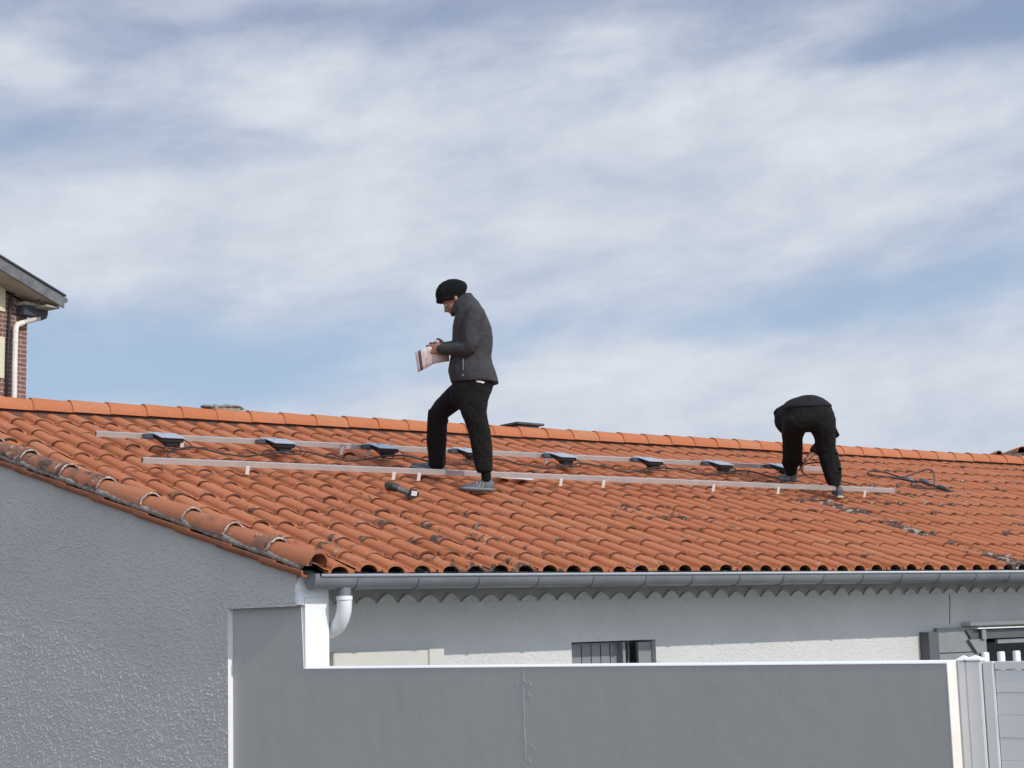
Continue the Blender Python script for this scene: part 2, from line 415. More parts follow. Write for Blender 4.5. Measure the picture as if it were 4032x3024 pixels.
# ------------------------------------------------------------------ mesh building
class MB:
    def __init__(s):
        s.v = []; s.f = []; s.at = {}; s.mi = []

    def add(s, vs, fs, mi=0):
        o = len(s.v)
        s.v += [V(p) for p in vs]
        s.f += [tuple(i + o for i in f) for f in fs]
        s.mi += [mi] * len(fs)

    def box(s, c, size, ax=None, bev=0.0):
        ax = ax or (V((1, 0, 0)), V((0, 1, 0)), V((0, 0, 1)))
        c = V(c)
        hx, hy, hz = [q / 2 for q in size]
        if bev <= 0:
            P = [c + ax[0] * hx * i + ax[1] * hy * j + ax[2] * hz * k for i in (-1, 1) for j in (-1, 1) for k in (-1, 1)]
            s.add(P, [(0, 1, 3, 2), (4, 6, 7, 5), (0, 4, 5, 1), (2, 3, 7, 6), (0, 2, 6, 4), (1, 5, 7, 3)])
            return
        bm = bmesh.new()
        bmesh.ops.create_cube(bm, size=1)
        for v in bm.verts:
            v.co = V((v.co.x * size[0], v.co.y * size[1], v.co.z * size[2]))
        bmesh.ops.bevel(bm, geom=bm.edges[:], offset=bev, segments=2, affect='EDGES')
        bm.verts.index_update()
        s.add([c + ax[0] * v.co.x + ax[1] * v.co.y + ax[2] * v.co.z for v in bm.verts], [tuple(v.index for v in f.verts) for f in bm.faces])
        bm.free()

    def prism(s, poly, vec):
        """poly: 3-D outline, extruded along vec"""
        n = len(poly); vec = V(vec)
        P = [V(p) for p in poly] + [V(p) + vec for p in poly]
        s.add(P, [tuple(range(n))[::-1], tuple(range(n, 2 * n))] + [(i, (i + 1) % n, (i + 1) % n + n, i + n) for i in range(n)])

    def tube(s, pts, rad, sides=10, cap=True, ref=V((0, 0, 1)), squash=1.0):
        pts = [V(p) for p in pts]
        n = len(pts)
        rad = [rad] * n if isinstance(rad, (int, float)) else rad
        vs, fs = [], []
        pu = None
        for i, p in enumerate(pts):
            t = (pts[min(i + 1, n - 1)] - pts[max(i - 1, 0)]).normalized()
            if pu is None:
                u = ref if abs(t.dot(ref)) < 0.9 else V((1, 0, 0))
            else:
                u = pu
            u = (u - t * u.dot(t)).normalized()
            pu = u
            w_ = t.cross(u)
            for k in range(sides):
                a = 2 * pi * k / sides
                vs.append(p + (u * cos(a) + w_ * sin(a) * squash) * rad[i])
        for i in range(n - 1):
            for k in range(sides):
                a, b2 = i * sides + k, i * sides + (k + 1) % sides
                fs.append((a, b2, b2 + sides, a + sides))
        if cap:
            fs.append(tuple(range(sides))[::-1]); fs.append(tuple(range((n - 1) * sides, n * sides)))
        s.add(vs, fs)

    def ellipsoid(s, c, ax, r, nu=16, nv=10):
        c = V(c); vs, fs = [], []
        for j in range(1, nv):
            th = pi * j / nv
            for i in range(nu):
                ph = 2 * pi * i / nu
                vs.append(c + ax[0] * r[0] * sin(th) * cos(ph) + ax[1] * r[1] * sin(th) * sin(ph) + ax[2] * r[2] * cos(th))
        for j in range(nv - 2):
            for i in range(nu):
                a, b2 = j * nu + i, j * nu + (i + 1) % nu
                fs.append((a, a + nu, b2 + nu, b2))
        top, bot = len(vs), len(vs) + 1
        vs += [c + ax[2] * r[2], c - ax[2] * r[2]]
        for i in range(nu):
            fs.append((top, i, (i + 1) % nu))
            a = (nv - 2) * nu
            fs.append((bot, a + (i + 1) % nu, a + i))
        s.add(vs, fs)

    def build(s, name, m, parent=None, smooth=False, recalc=True):
        me = bpy.data.meshes.new(name)
        off = ROOT.get(parent.name, V((0, 0, 0))) if parent else V((0, 0, 0))
        org = off
        if not parent and s.v:
            org = sum(s.v, V((0, 0, 0))) / len(s.v)
            org = V((org.x, org.y, min(p.z for p in s.v)))
        me.from_pydata([p - org for p in s.v], [], s.f)
        ms = m if isinstance(m, (list, tuple)) else [m]
        for q in ms:
            me.materials.append(M[q] if isinstance(q, str) else q)
        me.polygons.foreach_set('material_index', s.mi)
        if recalc:
            bm = bmesh.new(); bm.from_mesh(me)
            bmesh.ops.recalc_face_normals(bm, faces=bm.faces)
            bm.to_mesh(me); bm.free()
        if smooth:
            me.polygons.foreach_set('use_smooth', [True] * len(me.polygons))
            if isinstance(smooth, float):
                me.set_sharp_from_angle(angle=radians(smooth))
        for k, vals in s.at.items():
            a = me.attributes.new(k, 'FLOAT', 'POINT')
            a.data.foreach_set('value', vals)
        me.update()
        o = bpy.data.objects.new(name, me)
        C.objects.link(o)
        if parent:
            o.parent = parent
            ROOT[o.name] = off
        else:
            o.location = org
            ROOT[o.name] = org
        return o


ROOT = {}


def tag(o, label=None, cat=None, group=None, kind=None):
    for k, v in (('label', label), ('category', cat), ('group', group), ('kind', kind)):
        if v:
            o[k] = v
    return o


def thing(name, label, cat, loc, group=None):
    o = bpy.data.objects.new(name, None)
    C.objects.link(o)
    o.location = loc
    o.empty_display_size = 0.2
    ROOT[o.name] = V(loc)
    return tag(o, label, cat, group)


def box_part(name, m, parent, c, size, bev=0.0, ax=None, smooth=False):
    b = MB(); b.box(c, size, ax, bev)
    return b.build(name, m, parent, smooth)


# ------------------------------------------------------------------ key geometry of the house
ZE = 2.2753                       # trough of the tiles at the eave
TP = tan(radians(17.2606))        # roof pitch
G = V((-0.25473, 0.96701, 0))     # direction of the gable wall, away from the street corner
GN = V((-0.96701, -0.25473, 0))   # its outward normal
COR = V((-1.342, 0.185, 0))       # corner on the smooth (recessed) wall face
YR, XEND = 5.0, 16.0              # ridge line, far end of the house
SL = V((0, cos(radians(17.2606)), sin(radians(17.2606))))
SN = V((0, -sin(radians(17.2606)), cos(radians(17.2606))))
PITCH = 0.2023


def gw(t, z, out_=0.0):           # point on the gable plane
    p = COR + G * t + GN * out_
    return V((p.x, p.y, z))


def roof_z(y):
    return ZE + TP * y


def rake_x(y):
    return -1.403 - 0.2640 * (y - 0.063)


# ------------------------------------------------------------------ ground
g = MB(); g.add([(-400, -400, 0), (400, -400, 0), (400, 400, 0), (-400, 400, 0)], [(0, 1, 2, 3)])
tag(g.build('ground', 'paving'), kind='structure')
# street running along the garden wall
g = MB()
a0, a1 = COR + GN * 2.2 - G * 60, COR + GN * 2.2 + G * 60
b0, b1 = a0 + GN * 6.5, a1 + GN * 6.5
g.add([V((p.x, p.y, 0.004)) for p in (a0, a1, b1, b0)], [(0, 1, 2, 3)])
tag(g.build('road', 'asphalt'), kind='structure')
g = MB()
p0 = COR + GN * 2.13
g.box((p0.x, p0.y, 0.055), (0.14, 120, 0.11), (GN, G, V((0, 0, 1))))
tag(g.build('kerb', 'paving'), kind='structure')

# ------------------------------------------------------------------ house
house = thing('house', 'low white and grey rendered house with an orange clay tile roof', 'house', (2, 1, 0))

# front wall with window openings (real reveals)
def holed_wall(b, x0, x1, z0, z1, y, holes, depth=0.22):
    xs = sorted({x0, x1, *[h[0] for h in holes], *[h[1] for h in holes]})
    zs = sorted({z0, z1, *[h[2] for h in holes], *[h[3] for h in holes]})
    for i in range(len(xs) - 1):
        for j in range(len(zs) - 1):
            cx, cz = (xs[i] + xs[i + 1]) / 2, (zs[j] + zs[j + 1]) / 2
            if any(h[0] < cx < h[1] and h[2] < cz < h[3] for h in holes):
                continue
            b.add([(xs[i], y, zs[j]), (xs[i + 1], y, zs[j]), (xs[i + 1], y, zs[j + 1]), (xs[i], y, zs[j + 1])], [(0, 1, 2, 3)])
    for h in holes:
        P = [(h[0], h[2]), (h[1], h[2]), (h[1], h[3]), (h[0], h[3])]
        for k in range(4):
            (xa, za), (xb, zb) = P[k], P[(k + 1) % 4]
            b.add([(xa, y, za), (xa, y + depth, za), (xb, y + depth, zb), (xb, y, zb)], [(0, 1, 2, 3)])


OV = 0.68
WIN1 = (1.141, 1.944, 0.75, 1.781)
WIN2 = (5.70, 7.60, 0.20, 1.775)
b = MB()
holed_wall(b, -1.16, XEND, 0, 2.25, OV, [WIN1, WIN2])
b.build('front_wall', 'stucco_white', house, recalc=False)
# dark room behind the openings
for h in (WIN1, WIN2):
    b = MB()
    b.add([(h[0] - .3, OV + .6, h[2] - .2), (h[1] + .3, OV + .6, h[2] - .2), (h[1] + .3, OV + .6, h[3] + .2), (h[0] - .3, OV + .6, h[3] + .2)], [(0, 1, 2, 3)])
    b.build('room_wall', 'beige', house, recalc=False)

# hairline crack in the render above the wide window
b = MB()
b.tube([(5.356, OV - .0005, 2.10), (5.350, OV - .0005, 1.98), (5.338, OV - .0005, 1.90), (5.333, OV - .0005, 1.82)], 0.004, 5)
b.build('crack', 'dark', house)

# corner pier closing the gable wall towards the garden
b = MB()
b.add([(-1.3338, .157, 0), (-1.168, .157, 0), (-1.168, .70, 0), (-1.3338, .70, 0),
       (-1.3338, .157, 2.12), (-1.168, .157, 2.12), (-1.168, .70, 2.25), (-1.3338, .70, 2.25)],
      [(0, 1, 5, 4), (1, 2, 6, 5), (2, 3, 7, 6), (3, 0, 4, 7), (4, 5, 6, 7)])
b.build('corner_pier', 'white_paint', house)
# rounded head of the pier, 4 cm wider, tucked under the tiles
b = MB()
prof = []
for k in range(7):
    a = pi - (pi / 2) * k / 6
    prof.append((-1.331 + 0.052 * cos(a), .155, 2.176 + 0.085 * sin(a)))
poly = [(-1.383, .155, 2.075)] + prof + [(-1.168, .155, 2.261), (-1.168, .155, 2.122), (-1.338, .155, 2.122), (-1.338, .155, 2.075)]
b.prism(poly, (0, 0.30, 0))
b.build('pier_head', 'white_paint', house)

# gable wall: rough coat, 4 cm proud of the smooth wall, notched round it
def rake_wall_z(t):
    return roof_z(COR.y + G.y * t) - 0.056


TR = (YR - COR.y) / G.y
b = MB()
outline = [(0.001, 2.076), (0.0, rake_wall_z(0)), (TR, rake_wall_z(TR)), (2 * TR, rake_wall_z(0)), (2 * TR, 0), (0.640, 0), (0.638, 2.068)]
b.prism([gw(t, z, 0.0365) for t, z in outline], -GN * 0.036)
# the thrown-on render itself: real little lumps, 2 to 4 mm high
ST = 0.640 / 96
nt, nz = int(3.7 / ST), int(2.6 / ST)
z_low = 2.068 - ST * int(1.15 / ST)
gv, gf, idx = [], [], {}


def lump(t, z):
    a = mnoise.noise(V((t * 84, z * 80, 3.1)))
    c2 = mnoise.noise(V((t * 34 + 9, z * 34, 7.7)))
    e = mnoise.noise(V((t * 105, z * 105, 1.3)))
    v = max(0.0, a * 1.0 + c2 * 0.45 + 0.14)
    return 0.0365 + 0.0066 * min(1.0, v * 1.25) + 0.0010 * e


for i in range(nt + 1):
    for j in range(nz + 1):
        t_, z_ = i * ST, z_low + j * ST
        if z_ > rake_wall_z(t_) + 0.01:
            continue
        if t_ < 0.640 - ST * .5 and z_ < 2.068 - ST * .5:
            continue
        idx[i, j] = len(gv)
        gv.append(gw(t_, z_, lump(t_, z_)))
for (i, j), k in list(idx.items()):
    if (i + 1, j) in idx and (i, j + 1) in idx and (i + 1, j + 1) in idx:
        gf.append((k, idx[i + 1, j], idx[i + 1, j + 1], idx[i, j + 1]))
b.add(gv, gf)
b.build('gable_wall', 'stucco_grey', house, smooth=30.0)
b = MB()
b.prism([gw(t, z, -0.002) for t, z in [(0.02, 0), (0.02, rake_wall_z(0)), (TR, rake_wall_z(TR)), (2 * TR, rake_wall_z(0)), (2 * TR, 0)]], -GN * 0.19)
b.build('inner_gable_wall', 'shade_white', house)
# white painted return of the rough coat beside the smooth wall
b = MB()
b.prism([gw(0.6375, 0, 0.0405), gw(0.6375, 2.066, 0.0405), gw(0.6375, 2.066, 0.0), gw(0.6375, 0, 0.0)], -G * 0.003)
b.build('white_return', 'white_paint', house)
# far end wall and back wall
b = MB()
b.prism([(XEND - .2, OV + .002, 0), (XEND - .2, 9.3, 0), (XEND - .2, 9.3, roof_z(.7) - .1), (XEND - .2, YR, roof_z(YR) - .1), (XEND - .2, OV + .002, roof_z(OV) - .1)], (0.2, 0, 0))
b.box(((XEND - 3.7) / 2, 9.4, 1.1), (XEND + 3.7, 0.2, 2.2))
b.build('end_wall', 'stucco_white', house)

# soffit and cornice under the eave
b = MB()
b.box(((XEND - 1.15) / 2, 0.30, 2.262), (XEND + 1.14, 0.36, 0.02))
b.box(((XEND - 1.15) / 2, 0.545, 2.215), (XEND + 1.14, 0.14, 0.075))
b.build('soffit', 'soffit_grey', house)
b = MB()
x = -1.10
while x < XEND - .2:
    n = 10
    wv = 0.078 + random.uniform(-.005, .004)
    zt = 2.141 + random.uniform(-.014, .009)
    poly = [(x - wv, 0.640, 2.086)] + [(x - wv + 2 * wv * k / n, 0.640, 2.094 + (zt - 2.094) * sin(pi * k / n) ** 1.25) for k in range(1, n)] + [(x + wv, 0.640, 2.086)]
    b.prism(poly, (0, 0.05, 0))
    x += 0.1685 + random.uniform(-.008, .008)
b.build('mortar_cornice', 'stucco_white', house)
b = MB()
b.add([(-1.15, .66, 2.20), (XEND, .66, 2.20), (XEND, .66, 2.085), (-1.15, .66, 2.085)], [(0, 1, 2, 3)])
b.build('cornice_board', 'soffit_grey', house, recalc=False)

# beige lintel low on the left of the front wall
b = MB()
b.box((-0.44, OV - .03, 1.66), (0.86, 0.06, 0.225), bev=.004)
b.build('lintel', 'beige', house)
b = MB()
b.box((-0.075, OV - .047, 1.668), (0.125, 0.05, 0.212), bev=.004)
b.build('lintel_block', 'beige', house)

# small window: grey plank shutter, ajar
sh = MB()
sh.box((1.412, OV + .10, 1.30), (0.45, 0.035, 0.94))
shutter = sh.build('shutter', 'plank', house)
b = MB()
for xx in (1.295, 1.385, 1.475, 1.565):
    b.box((xx, OV + .0815, 1.30), (0.006, 0.003, 0.92))
b.build('plank_groove', 'dark', shutter)
b = MB(); b.box((1.650, OV + .075, 1.30), (0.026, 0.11, 0.94))
b.build('shutter_edge', 'light_shutter', shutter)
box_part('window_frame', 'light_shutter', house, (1.168, OV + .12, 1.29), (0.050, 0.05, 0.98))
box_part('window_post', 'light_shutter', house, (1.79, OV + .16, 1.29), (0.022, 0.05, 0.98))
b = MB(); b.box((1.868, OV + .055, 1.265), (0.125, 0.03, 1.0)); b.build('shutter_leaf', 'light_shutter', house)
b = MB(); b.box((1.54, OV + .20, 1.755), (0.78, 0.05, 0.05)); b.build('window_head', 'shutter', house)

# wide window on the right: folded shutters, leaf, roller box
sh = MB()
for x0, x1, y0 in ((4.925, 4.995, .10), (5.012, 5.070, .085), (5.082, 5.100, .06)):
    sh.box(((x0 + x1) / 2, OV - y0 / 2 - .002, 1.10), (x1 - x0, y0, 1.32))
sh.build('folded_shutter', 'shutter', house)
lf = MB(); lf.box((5.36, OV - .025, 1.11), (0.50, 0.03, 1.36), bev=.003)
leaf = lf.build('shutter_leaf', 'light_shutter', house)
b = MB(); b.box((5.35, OV - .0415, 1.575), (0.44, 0.003, 0.008)); b.build('plank_groove', 'dark', leaf)
b = MB()
b.box((6.55, OV - .05, 1.818), (2.12, 0.10, 0.036), bev=.004)
b.build('window_lintel', 'beige', house)
b = MB(); b.box((6.60, OV - .055, 1.7765), (2.06, 0.11, 0.010)); b.build('roller_rail', 'white_paint', house)
b = MB()
b.prism([(5.475, OV - .06, 1.762), (7.60, OV - .06, 1.762), (7.60, OV - .06, 1.685), (5.535, OV - .06, 1.685)], (0, .028, 0))
b.build('roller_box', 'shutter', house)
b = MB()
b.prism([(5.490, OV - .072, 1.683), (5.720, OV - .072, 1.683), (5.720, OV - .072, 1.56), (5.600, OV - .072, 1.56)], (0, .020, 0))
b.box((5.672, OV - .085, 1.722), (0.055, .02, 0.085))
b.build('shutter_bracket', 'light_shutter', house)
b = MB(); b.box((6.70, OV - .02, 1.655), (1.55, 0.03, 0.036)); b.build('blind_bar', 'light_shutter', house)
b = MB(); b.add([(5.70, OV + .18, .2), (7.6, OV + .18, .2), (7.6, OV + .18, 1.77), (5.70, OV + .18, 1.77)], [(0, 1, 2, 3)])
b.build('pane', 'glass', house, recalc=False)

# --- roof: underlay plus every tile
b = MB()
b.add([(-1.33, .03, roof_z(.03) - .045), (XEND, .03, roof_z(.03) - .045), (XEND, YR, roof_z(YR) - .045), (rake_x(YR) + .10, YR, roof_z(YR) - .045)], [(0, 1, 2, 3)])
b.add([(-1.33, .05, roof_z(.03) - .045), (XEND, .05, roof_z(.03) - .045), (XEND, .05, 2.19), (-1.33, .05, 2.19)], [(0, 1, 2, 3)])
deck = b.build('roof_underlay', 'sheet_green', house, recalc=False)

LIPS = [0.0, 0.26, 0.645, 1.055, 1.45, 1.855, 2.285, 2.73, 3.17, 3.625, 4.08, 4.56, 5.05]


def tile_profile(n_roll=11, hw=0.30, h=0.050):
    """(w, z) across one tile; w in pitches, roll centred on 0, trough on the right"""
    pr = []
    for k in range(n_roll + 1):
        a = pi - pi * k / n_roll
        pr.append((hw * cos(a), h * max(0.0, sin(a)) ** 0.85))
    return pr


def roof_dirt(x, y):
    dd = 0.0
    # grey trail down one column of tiles
    if y < 2.4:
        dd += 1.5 * exp(-((x - 5.52) / 0.19) ** 2) * (0.75 + 0.25 * sin(y * 7))
    # weathered towards the street corner and here and there
    dd += 0.55 * exp(-((x + 0.5) / 1.4) ** 2 - ((y - 0.6) / 1.1) ** 2)
    dd += 0.30 * exp(-((x - 3.0) / 1.2) ** 2 - ((y - 1.6) / 0.5) ** 2)
    dd += 0.35 * exp(-((x - 2.2) / 1.0) ** 2 - ((y - 0.9) / 0.7) ** 2)
    dd += 0.35 * exp(-((x - 6.5) / 2.5) ** 2 - ((y - 2.6) / 1.2) ** 2)
    dd += 0.30 * max(0.0, min(1.0, (x - 5.0) / 4.0))
    dd -= 0.20 * max(0.0, min(1.0, (y - 3.4) / 0.8)) * (1 if x < 4 else 0)
    return dd


rf = MB()
cuts = {}
tint, lipa, dirta, edga = [], [], [], []
NA = 5
for row in range(len(LIPS) - 1):
    ya, yb = LIPS[row], LIPS[row + 1] + 0.05
    for k in range(-10, 84):
        xc = -0.968 + PITCH * k
        if xc > XEND - .1 or xc + PITCH * .75 < rake_x(yb) + 0.03:
            continue
        tv = random.random() * 0.7 + random.random() * 0.3
        jx, jy, jz = random.uniform(-.006, .006), random.uniform(-.016, .012), random.uniform(-.003, .006)
        if row == 0:
            jy *= 0.4
        rot = random.uniform(-.018, .018)
        lift = random.uniform(.005, .012)
        dj = random.choice((-.30, -.22, -.1, 0, .05, .12, .22)) + random.uniform(-.05, .05)
        grid = []
        for i in range(NA):
            s_ = (0, .06, .35, .7, 1.0)[i]
            y = ya + jy + (yb - ya) * s_
            hw = (0.318 if row else 0.298) - 0.048 * s_
            h = (0.048 if row else 0.042 + .006 * s_) - 0.007 * s_
            z0 = roof_z(y) + lift * (1 - s_) + jz - .006
            prof = [(-0.50 + .02, 0.004 if i else .004)] + [(-0.40, 0.0005)] + tile_profile(11, hw, h) + [(0.40, 0.0), (0.52, 0.002)]
            line = []
            for (wv, zz) in prof:
                line.append(V((xc + jx + wv * PITCH + rot * (y - ya), y, z0 + zz)))
            grid.append(line)
        npf = len(grid[0])
        vs, fs = [], []
        for line in grid:
            vs += line
        # underside edge of the visible lower lip (13 mm thick)
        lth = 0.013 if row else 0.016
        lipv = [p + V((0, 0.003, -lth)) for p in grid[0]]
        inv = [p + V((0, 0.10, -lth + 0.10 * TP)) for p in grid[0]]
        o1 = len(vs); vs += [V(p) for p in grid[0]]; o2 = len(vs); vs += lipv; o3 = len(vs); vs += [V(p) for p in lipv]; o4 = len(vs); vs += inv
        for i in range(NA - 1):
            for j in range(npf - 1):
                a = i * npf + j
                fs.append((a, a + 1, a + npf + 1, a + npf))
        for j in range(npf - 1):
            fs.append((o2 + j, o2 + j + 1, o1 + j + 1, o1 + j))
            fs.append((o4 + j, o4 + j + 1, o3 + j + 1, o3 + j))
        # cut at the verge, some tiles shorter than others
        vcut = cuts.setdefault((k, row), random.uniform(.110, .178))
        keep = []
        for f in fs:
            cx = sum(vs[q].x for q in f) / len(f); cy = sum(vs[q].y for q in f) / len(f)
            if cx > rake_x(cy) + vcut and cy < YR + .02:
                keep.append(f)
        if not keep:
            continue
        used = sorted({q for f in keep for q in f})
        mp = {q: i for i, q in enumerate(used)}
        rf.add([vs[q] for q in used], [tuple(mp[q] for q in f) for f in keep])
        for q in used:
            p = vs[q]
            tint.append(tv)
            s_ = (p.y - ya) / (yb - ya)
            lipa.append(max(0.0, 1 - s_ / 0.30) if q < o1 else 0.9)
            dirta.append(roof_dirt(p.x, p.y) + dj)
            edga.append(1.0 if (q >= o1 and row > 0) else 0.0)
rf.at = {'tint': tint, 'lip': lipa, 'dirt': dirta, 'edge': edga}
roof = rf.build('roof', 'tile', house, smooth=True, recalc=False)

# back slope (one sheet, never seen from the street)
b = MB()
b.add([(rake_x(YR), YR + .05, roof_z(YR) - .02), (XEND, YR + .05, roof_z(YR) - .02), (XEND, 9.9, roof_z(.1)), (rake_x(9.9), 9.9, roof_z(.1))], [(0, 1, 2, 3)])
bs = b
bs.at = {'tint': [.5] * 4, 'lip': [0] * 4, 'dirt': [0] * 4}
bs.build('back_slope', 'tile', house, recalc=False)


def half_tile(b, p0, p1, side, up, r0, r1, th=0.014, n=12, arc=pi, at=None, tv=0.5, dv=0.0):
    """half-round clay tile from p0 (low, radius r0) to p1 (high, radius r1), open below"""
    p0, p1 = V(p0), V(p1)
    rows = []
    for rad_off in (0, -th):
        for s_ in (0, .5, 1):
            c = p0.lerp(p1, s_); r = r0 + (r1 - r0) * s_ + rad_off
            rows.append([c + side * r * cos(pi / 2 + arc / 2 - arc * k / n) + up * r * sin(pi / 2 + arc / 2 - arc * k / n) for k in range(n + 1)])
    vs, fs = [], []
    for r_ in rows:
        vs += r_
    m_ = n + 1
    for i in (0, 1):
        for k in range(n):
            a = i * m_ + k
            fs.append((a, a + 1, a + m_ + 1, a + m_))
            a = (i + 3) * m_ + k
            fs.append((a, a + m_, a + m_ + 1, a + 1))
    base = len(vs); vs += [V(p) for p in rows[0]] + [V(p) for p in rows[3]]
    for k in range(n):
        fs.append((base + k, base + m_ + k, base + m_ + k + 1, base + k + 1))
    base2 = len(vs); vs += [V(rows[0][0]), V(rows[2][0]), V(rows[5][0]), V(rows[3][0]), V(rows[0][n]), V(rows[2][n]), V(rows[5][n]), V(rows[3][n])]
    fs.append((base2, base2 + 1, base2 + 2, base2 + 3)); fs.append((base2 + 4, base2 + 7, base2 + 6, base2 + 5))
    b.add(vs, fs)
    if at is not None:
        for i, p in enumerate(vs):
            s_ = min(1, max(0, (p - p0).dot((p1 - p0).normalized()) / (p1 - p0).length))
            at['tint'].append(tv); at['lip'].append(max(0, 1 - s_ / .2) * .8); at['dirt'].append(dv)


# ridge tiles
rb = MB(); rat = {'tint': [], 'lip': [], 'dirt': []}
x = -2.71 - 0.0
joints = []
x0 = -1.31 - 0.3465 * 4
k = 0
while x0 + 0.3465 * k < XEND:
    xa = x0 + 0.3465 * k
    zc = roof_z(YR) + 0.005 + random.uniform(-.003, .003)
    # each tile covers the next one on its right
    half_tile(rb, (xa - 0.018, YR, zc + .030), (xa + 0.350, YR, zc + .026), V((0, 1, 0)), V((0, 0, 1)), 0.121, 0.112, th=.010, n=14, at=rat,
              tv=random.uniform(.45, 1.0), dv=random.choice([-.3, -.3, -.25, -.1, .05]))
    k += 1
rb.at = rat
ridge = rb.build('ridge_tiles', 'tile', house, smooth=35.0, recalc=False)

b = MB()
b.prism([(-2.65, YR - .085, roof_z(YR) - .06), (-2.65, YR - .085, roof_z(YR) + .012), (-2.65, YR - .05, roof_z(YR) + .075), (-2.65, YR + .05, roof_z(YR) + .075), (-2.65, YR + .085, roof_z(YR) - .06)], (XEND + 2.6, 0, 0))
b.build('ridge_mortar', 'dark_mortar', house)

# verge: under-tiles, mortar bed and half-round cover tiles stepping down the rake
SR = (G + V((0, 0, TP * G.y))).normalized()          # up the rake
SIDE = V((0.96701, 0.25473, 0))                      # across the rake, into the roof
RUP = SR.cross(SIDE).normalized()
if RUP.z < 0:
    RUP = -RUP


def rk(yy, out_=0.0, up=0.0):
    p = V((rake_x(yy), yy, roof_z(yy)))
    return p - SIDE * out_ + RUP * up


yj = [0.03, 0.38, 0.775, 1.168, 1.581, 2.042, 2.454, 2.916, 3.33, 3.74, 4.15, 4.56, 4.97]
cv_ = MB(); cat = {'tint': [], 'lip': [], 'dirt': []}
mo = MB(); RINGS = []; un = MB(); uat = {'tint': [], 'lip': [], 'dirt': []}
for i in range(len(yj) - 1):
    ya, yb = yj[i], yj[i + 1] + 0.05
    dv = (.0, 0.52, 0.35, -0.15, -0.1, 0.62, 0.75, 0.75, .5, .4, .3, .3)[i]
    wob = random.uniform(-.006, .006)
    half_tile(cv_, rk(ya, -0.086 + wob, 0.022), rk(yb, -0.086, 0.006), SIDE, RUP, 0.093, 0.078, n=14, at=cat,
              tv=random.uniform(.3, .9), dv=dv)
    # ring of pale mortar at the joint
    if i > 0:
        ring = MB()
        c = rk(ya, -0.086, 0.022)
        pts = []
        for q in range(25):
            a = pi - pi * q / 24 * 0.86
            r = 0.086 + random.uniform(-.0015, .0015)
            pts.append(c - SR * (0.006 + random.uniform(-.004, .004)) + SIDE * r * cos(a) + RUP * r * sin(a))
        ring.tube(pts, [random.uniform(.0045, .0085) for _ in pts], 6)
        RINGS.append(ring)
    # under-tile: shallow tray whose outer flank shows below the mortar
    hi = rk(yj[i + 1] + 0.04, 0.0, -0.034); lo = rk(ya - (0.10 if i else -.02), 0.0, -0.020)
    n = 6; rows = []
    for s_ in (0, 1):
        c = lo.lerp(hi, s_)
        rows.append([c + SIDE * (-0.016 + 0.030 * (q / n) ** 3) + RUP * (0.006 - 0.040 * q / n) for q in range(n + 1)])
    rows2 = [[p + SIDE * 0.016 for p in r_] for r_ in rows]
    vs = rows[0] + rows[1] + rows2[0] + rows2[1]
    m_ = n + 1
    fs = []
    for q in range(n):
        fs += [(q, q + 1, m_ + q + 1, m_ + q), (2 * m_ + q, 3 * m_ + q, 3 * m_ + q + 1, 2 * m_ + q + 1), (q, 2 * m_ + q, 2 * m_ + q + 1, q + 1), (m_ + q, m_ + q + 1, 3 * m_ + q + 1, 3 * m_ + q)]
    fs += [(0, m_, 3 * m_, 2 * m_), (n, 2 * m_ + n, 3 * m_ + n, m_ + n)]
    un.add(vs, fs)
    for p in vs:
        uat['tint'].append(random.uniform(.35, .75)); uat['lip'].append(0.2); uat['dirt'].append(dv * .6 - .1)
    # bottom of the tray, running in under the cover
    tr = [lo + SIDE * 0.016 - RUP * .036, hi + SIDE * 0.016 - RUP * .036, hi + SIDE * .10 - RUP * .036, lo + SIDE * .10 - RUP * .036]
    un.prism(tr, RUP * .012)
    for p in range(8):
        uat['tint'].append(.3); uat['lip'].append(0.1); uat['dirt'].append(0)
cv_.at = cat
un.at = uat
cover = cv_.build('verge_tiles', 'verge', house, smooth=35.0, recalc=False)
un.build('verge_under_tiles', 'verge', house)
pts = []
yy = 0.10
while yy < 4.9:
    pts.append(rk(yy, -0.026, 0.006 + random.uniform(-.004, .004)))
    yy += 0.035
mo.tube(pts, [random.uniform(.024, .031) for _ in pts], 8)
mo.build('verge_mortar', 'mortar', house, smooth=True)
for ring in RINGS:
    ring.build('mortar_ring', 'pale_mortar', cover, smooth=True)
# mortar plug under the lowest cover tile
b = MB()
b.prism([rk(.12, -.02, .0), rk(.12, -.14, .0), rk(.12, -.130, .055), rk(.12, -.080, .080), rk(.12, -.03, .055)], SR * .12)
b.build('mortar_plug', 'mortar', house)

# gutter with collars
GY, GZ, GR = 0.050, 2.228, 0.064
b = MB()
n = 12
prof = [(GY + GR * cos(a), GZ + GR * sin(a)) for a in [pi + pi * k / n for k in range(n + 1)]]
prof = [(prof[0][0] + 0.0, prof[0][1] + 0.012)] + prof + [(prof[-1][0], prof[-1][1] + 0.02)]
X0, X1 = -1.345, XEND + .1
vs = [(X0, y, z) for y, z in prof] + [(X1, y, z) for y, z in prof]
m_ = len(prof)
vs += [(X0, GY + (y - GY) * .95, GZ + (z - GZ) * .95 + (.002)) for y, z in prof] + [(X1, GY + (y - GY) * .95, GZ + (z - GZ) * .95 + .002) for y, z in prof]
fs = [(k, k + 1, m_ + k + 1, m_ + k) for k in range(m_ - 1)] + [(2 * m_ + k, 3 * m_ + k, 3 * m_ + k + 1, 2 * m_ + k + 1) for k in range(m_ - 1)]
b.add(vs, fs)
gutter = b.build('gutter', 'zinc', house, smooth=35.0)
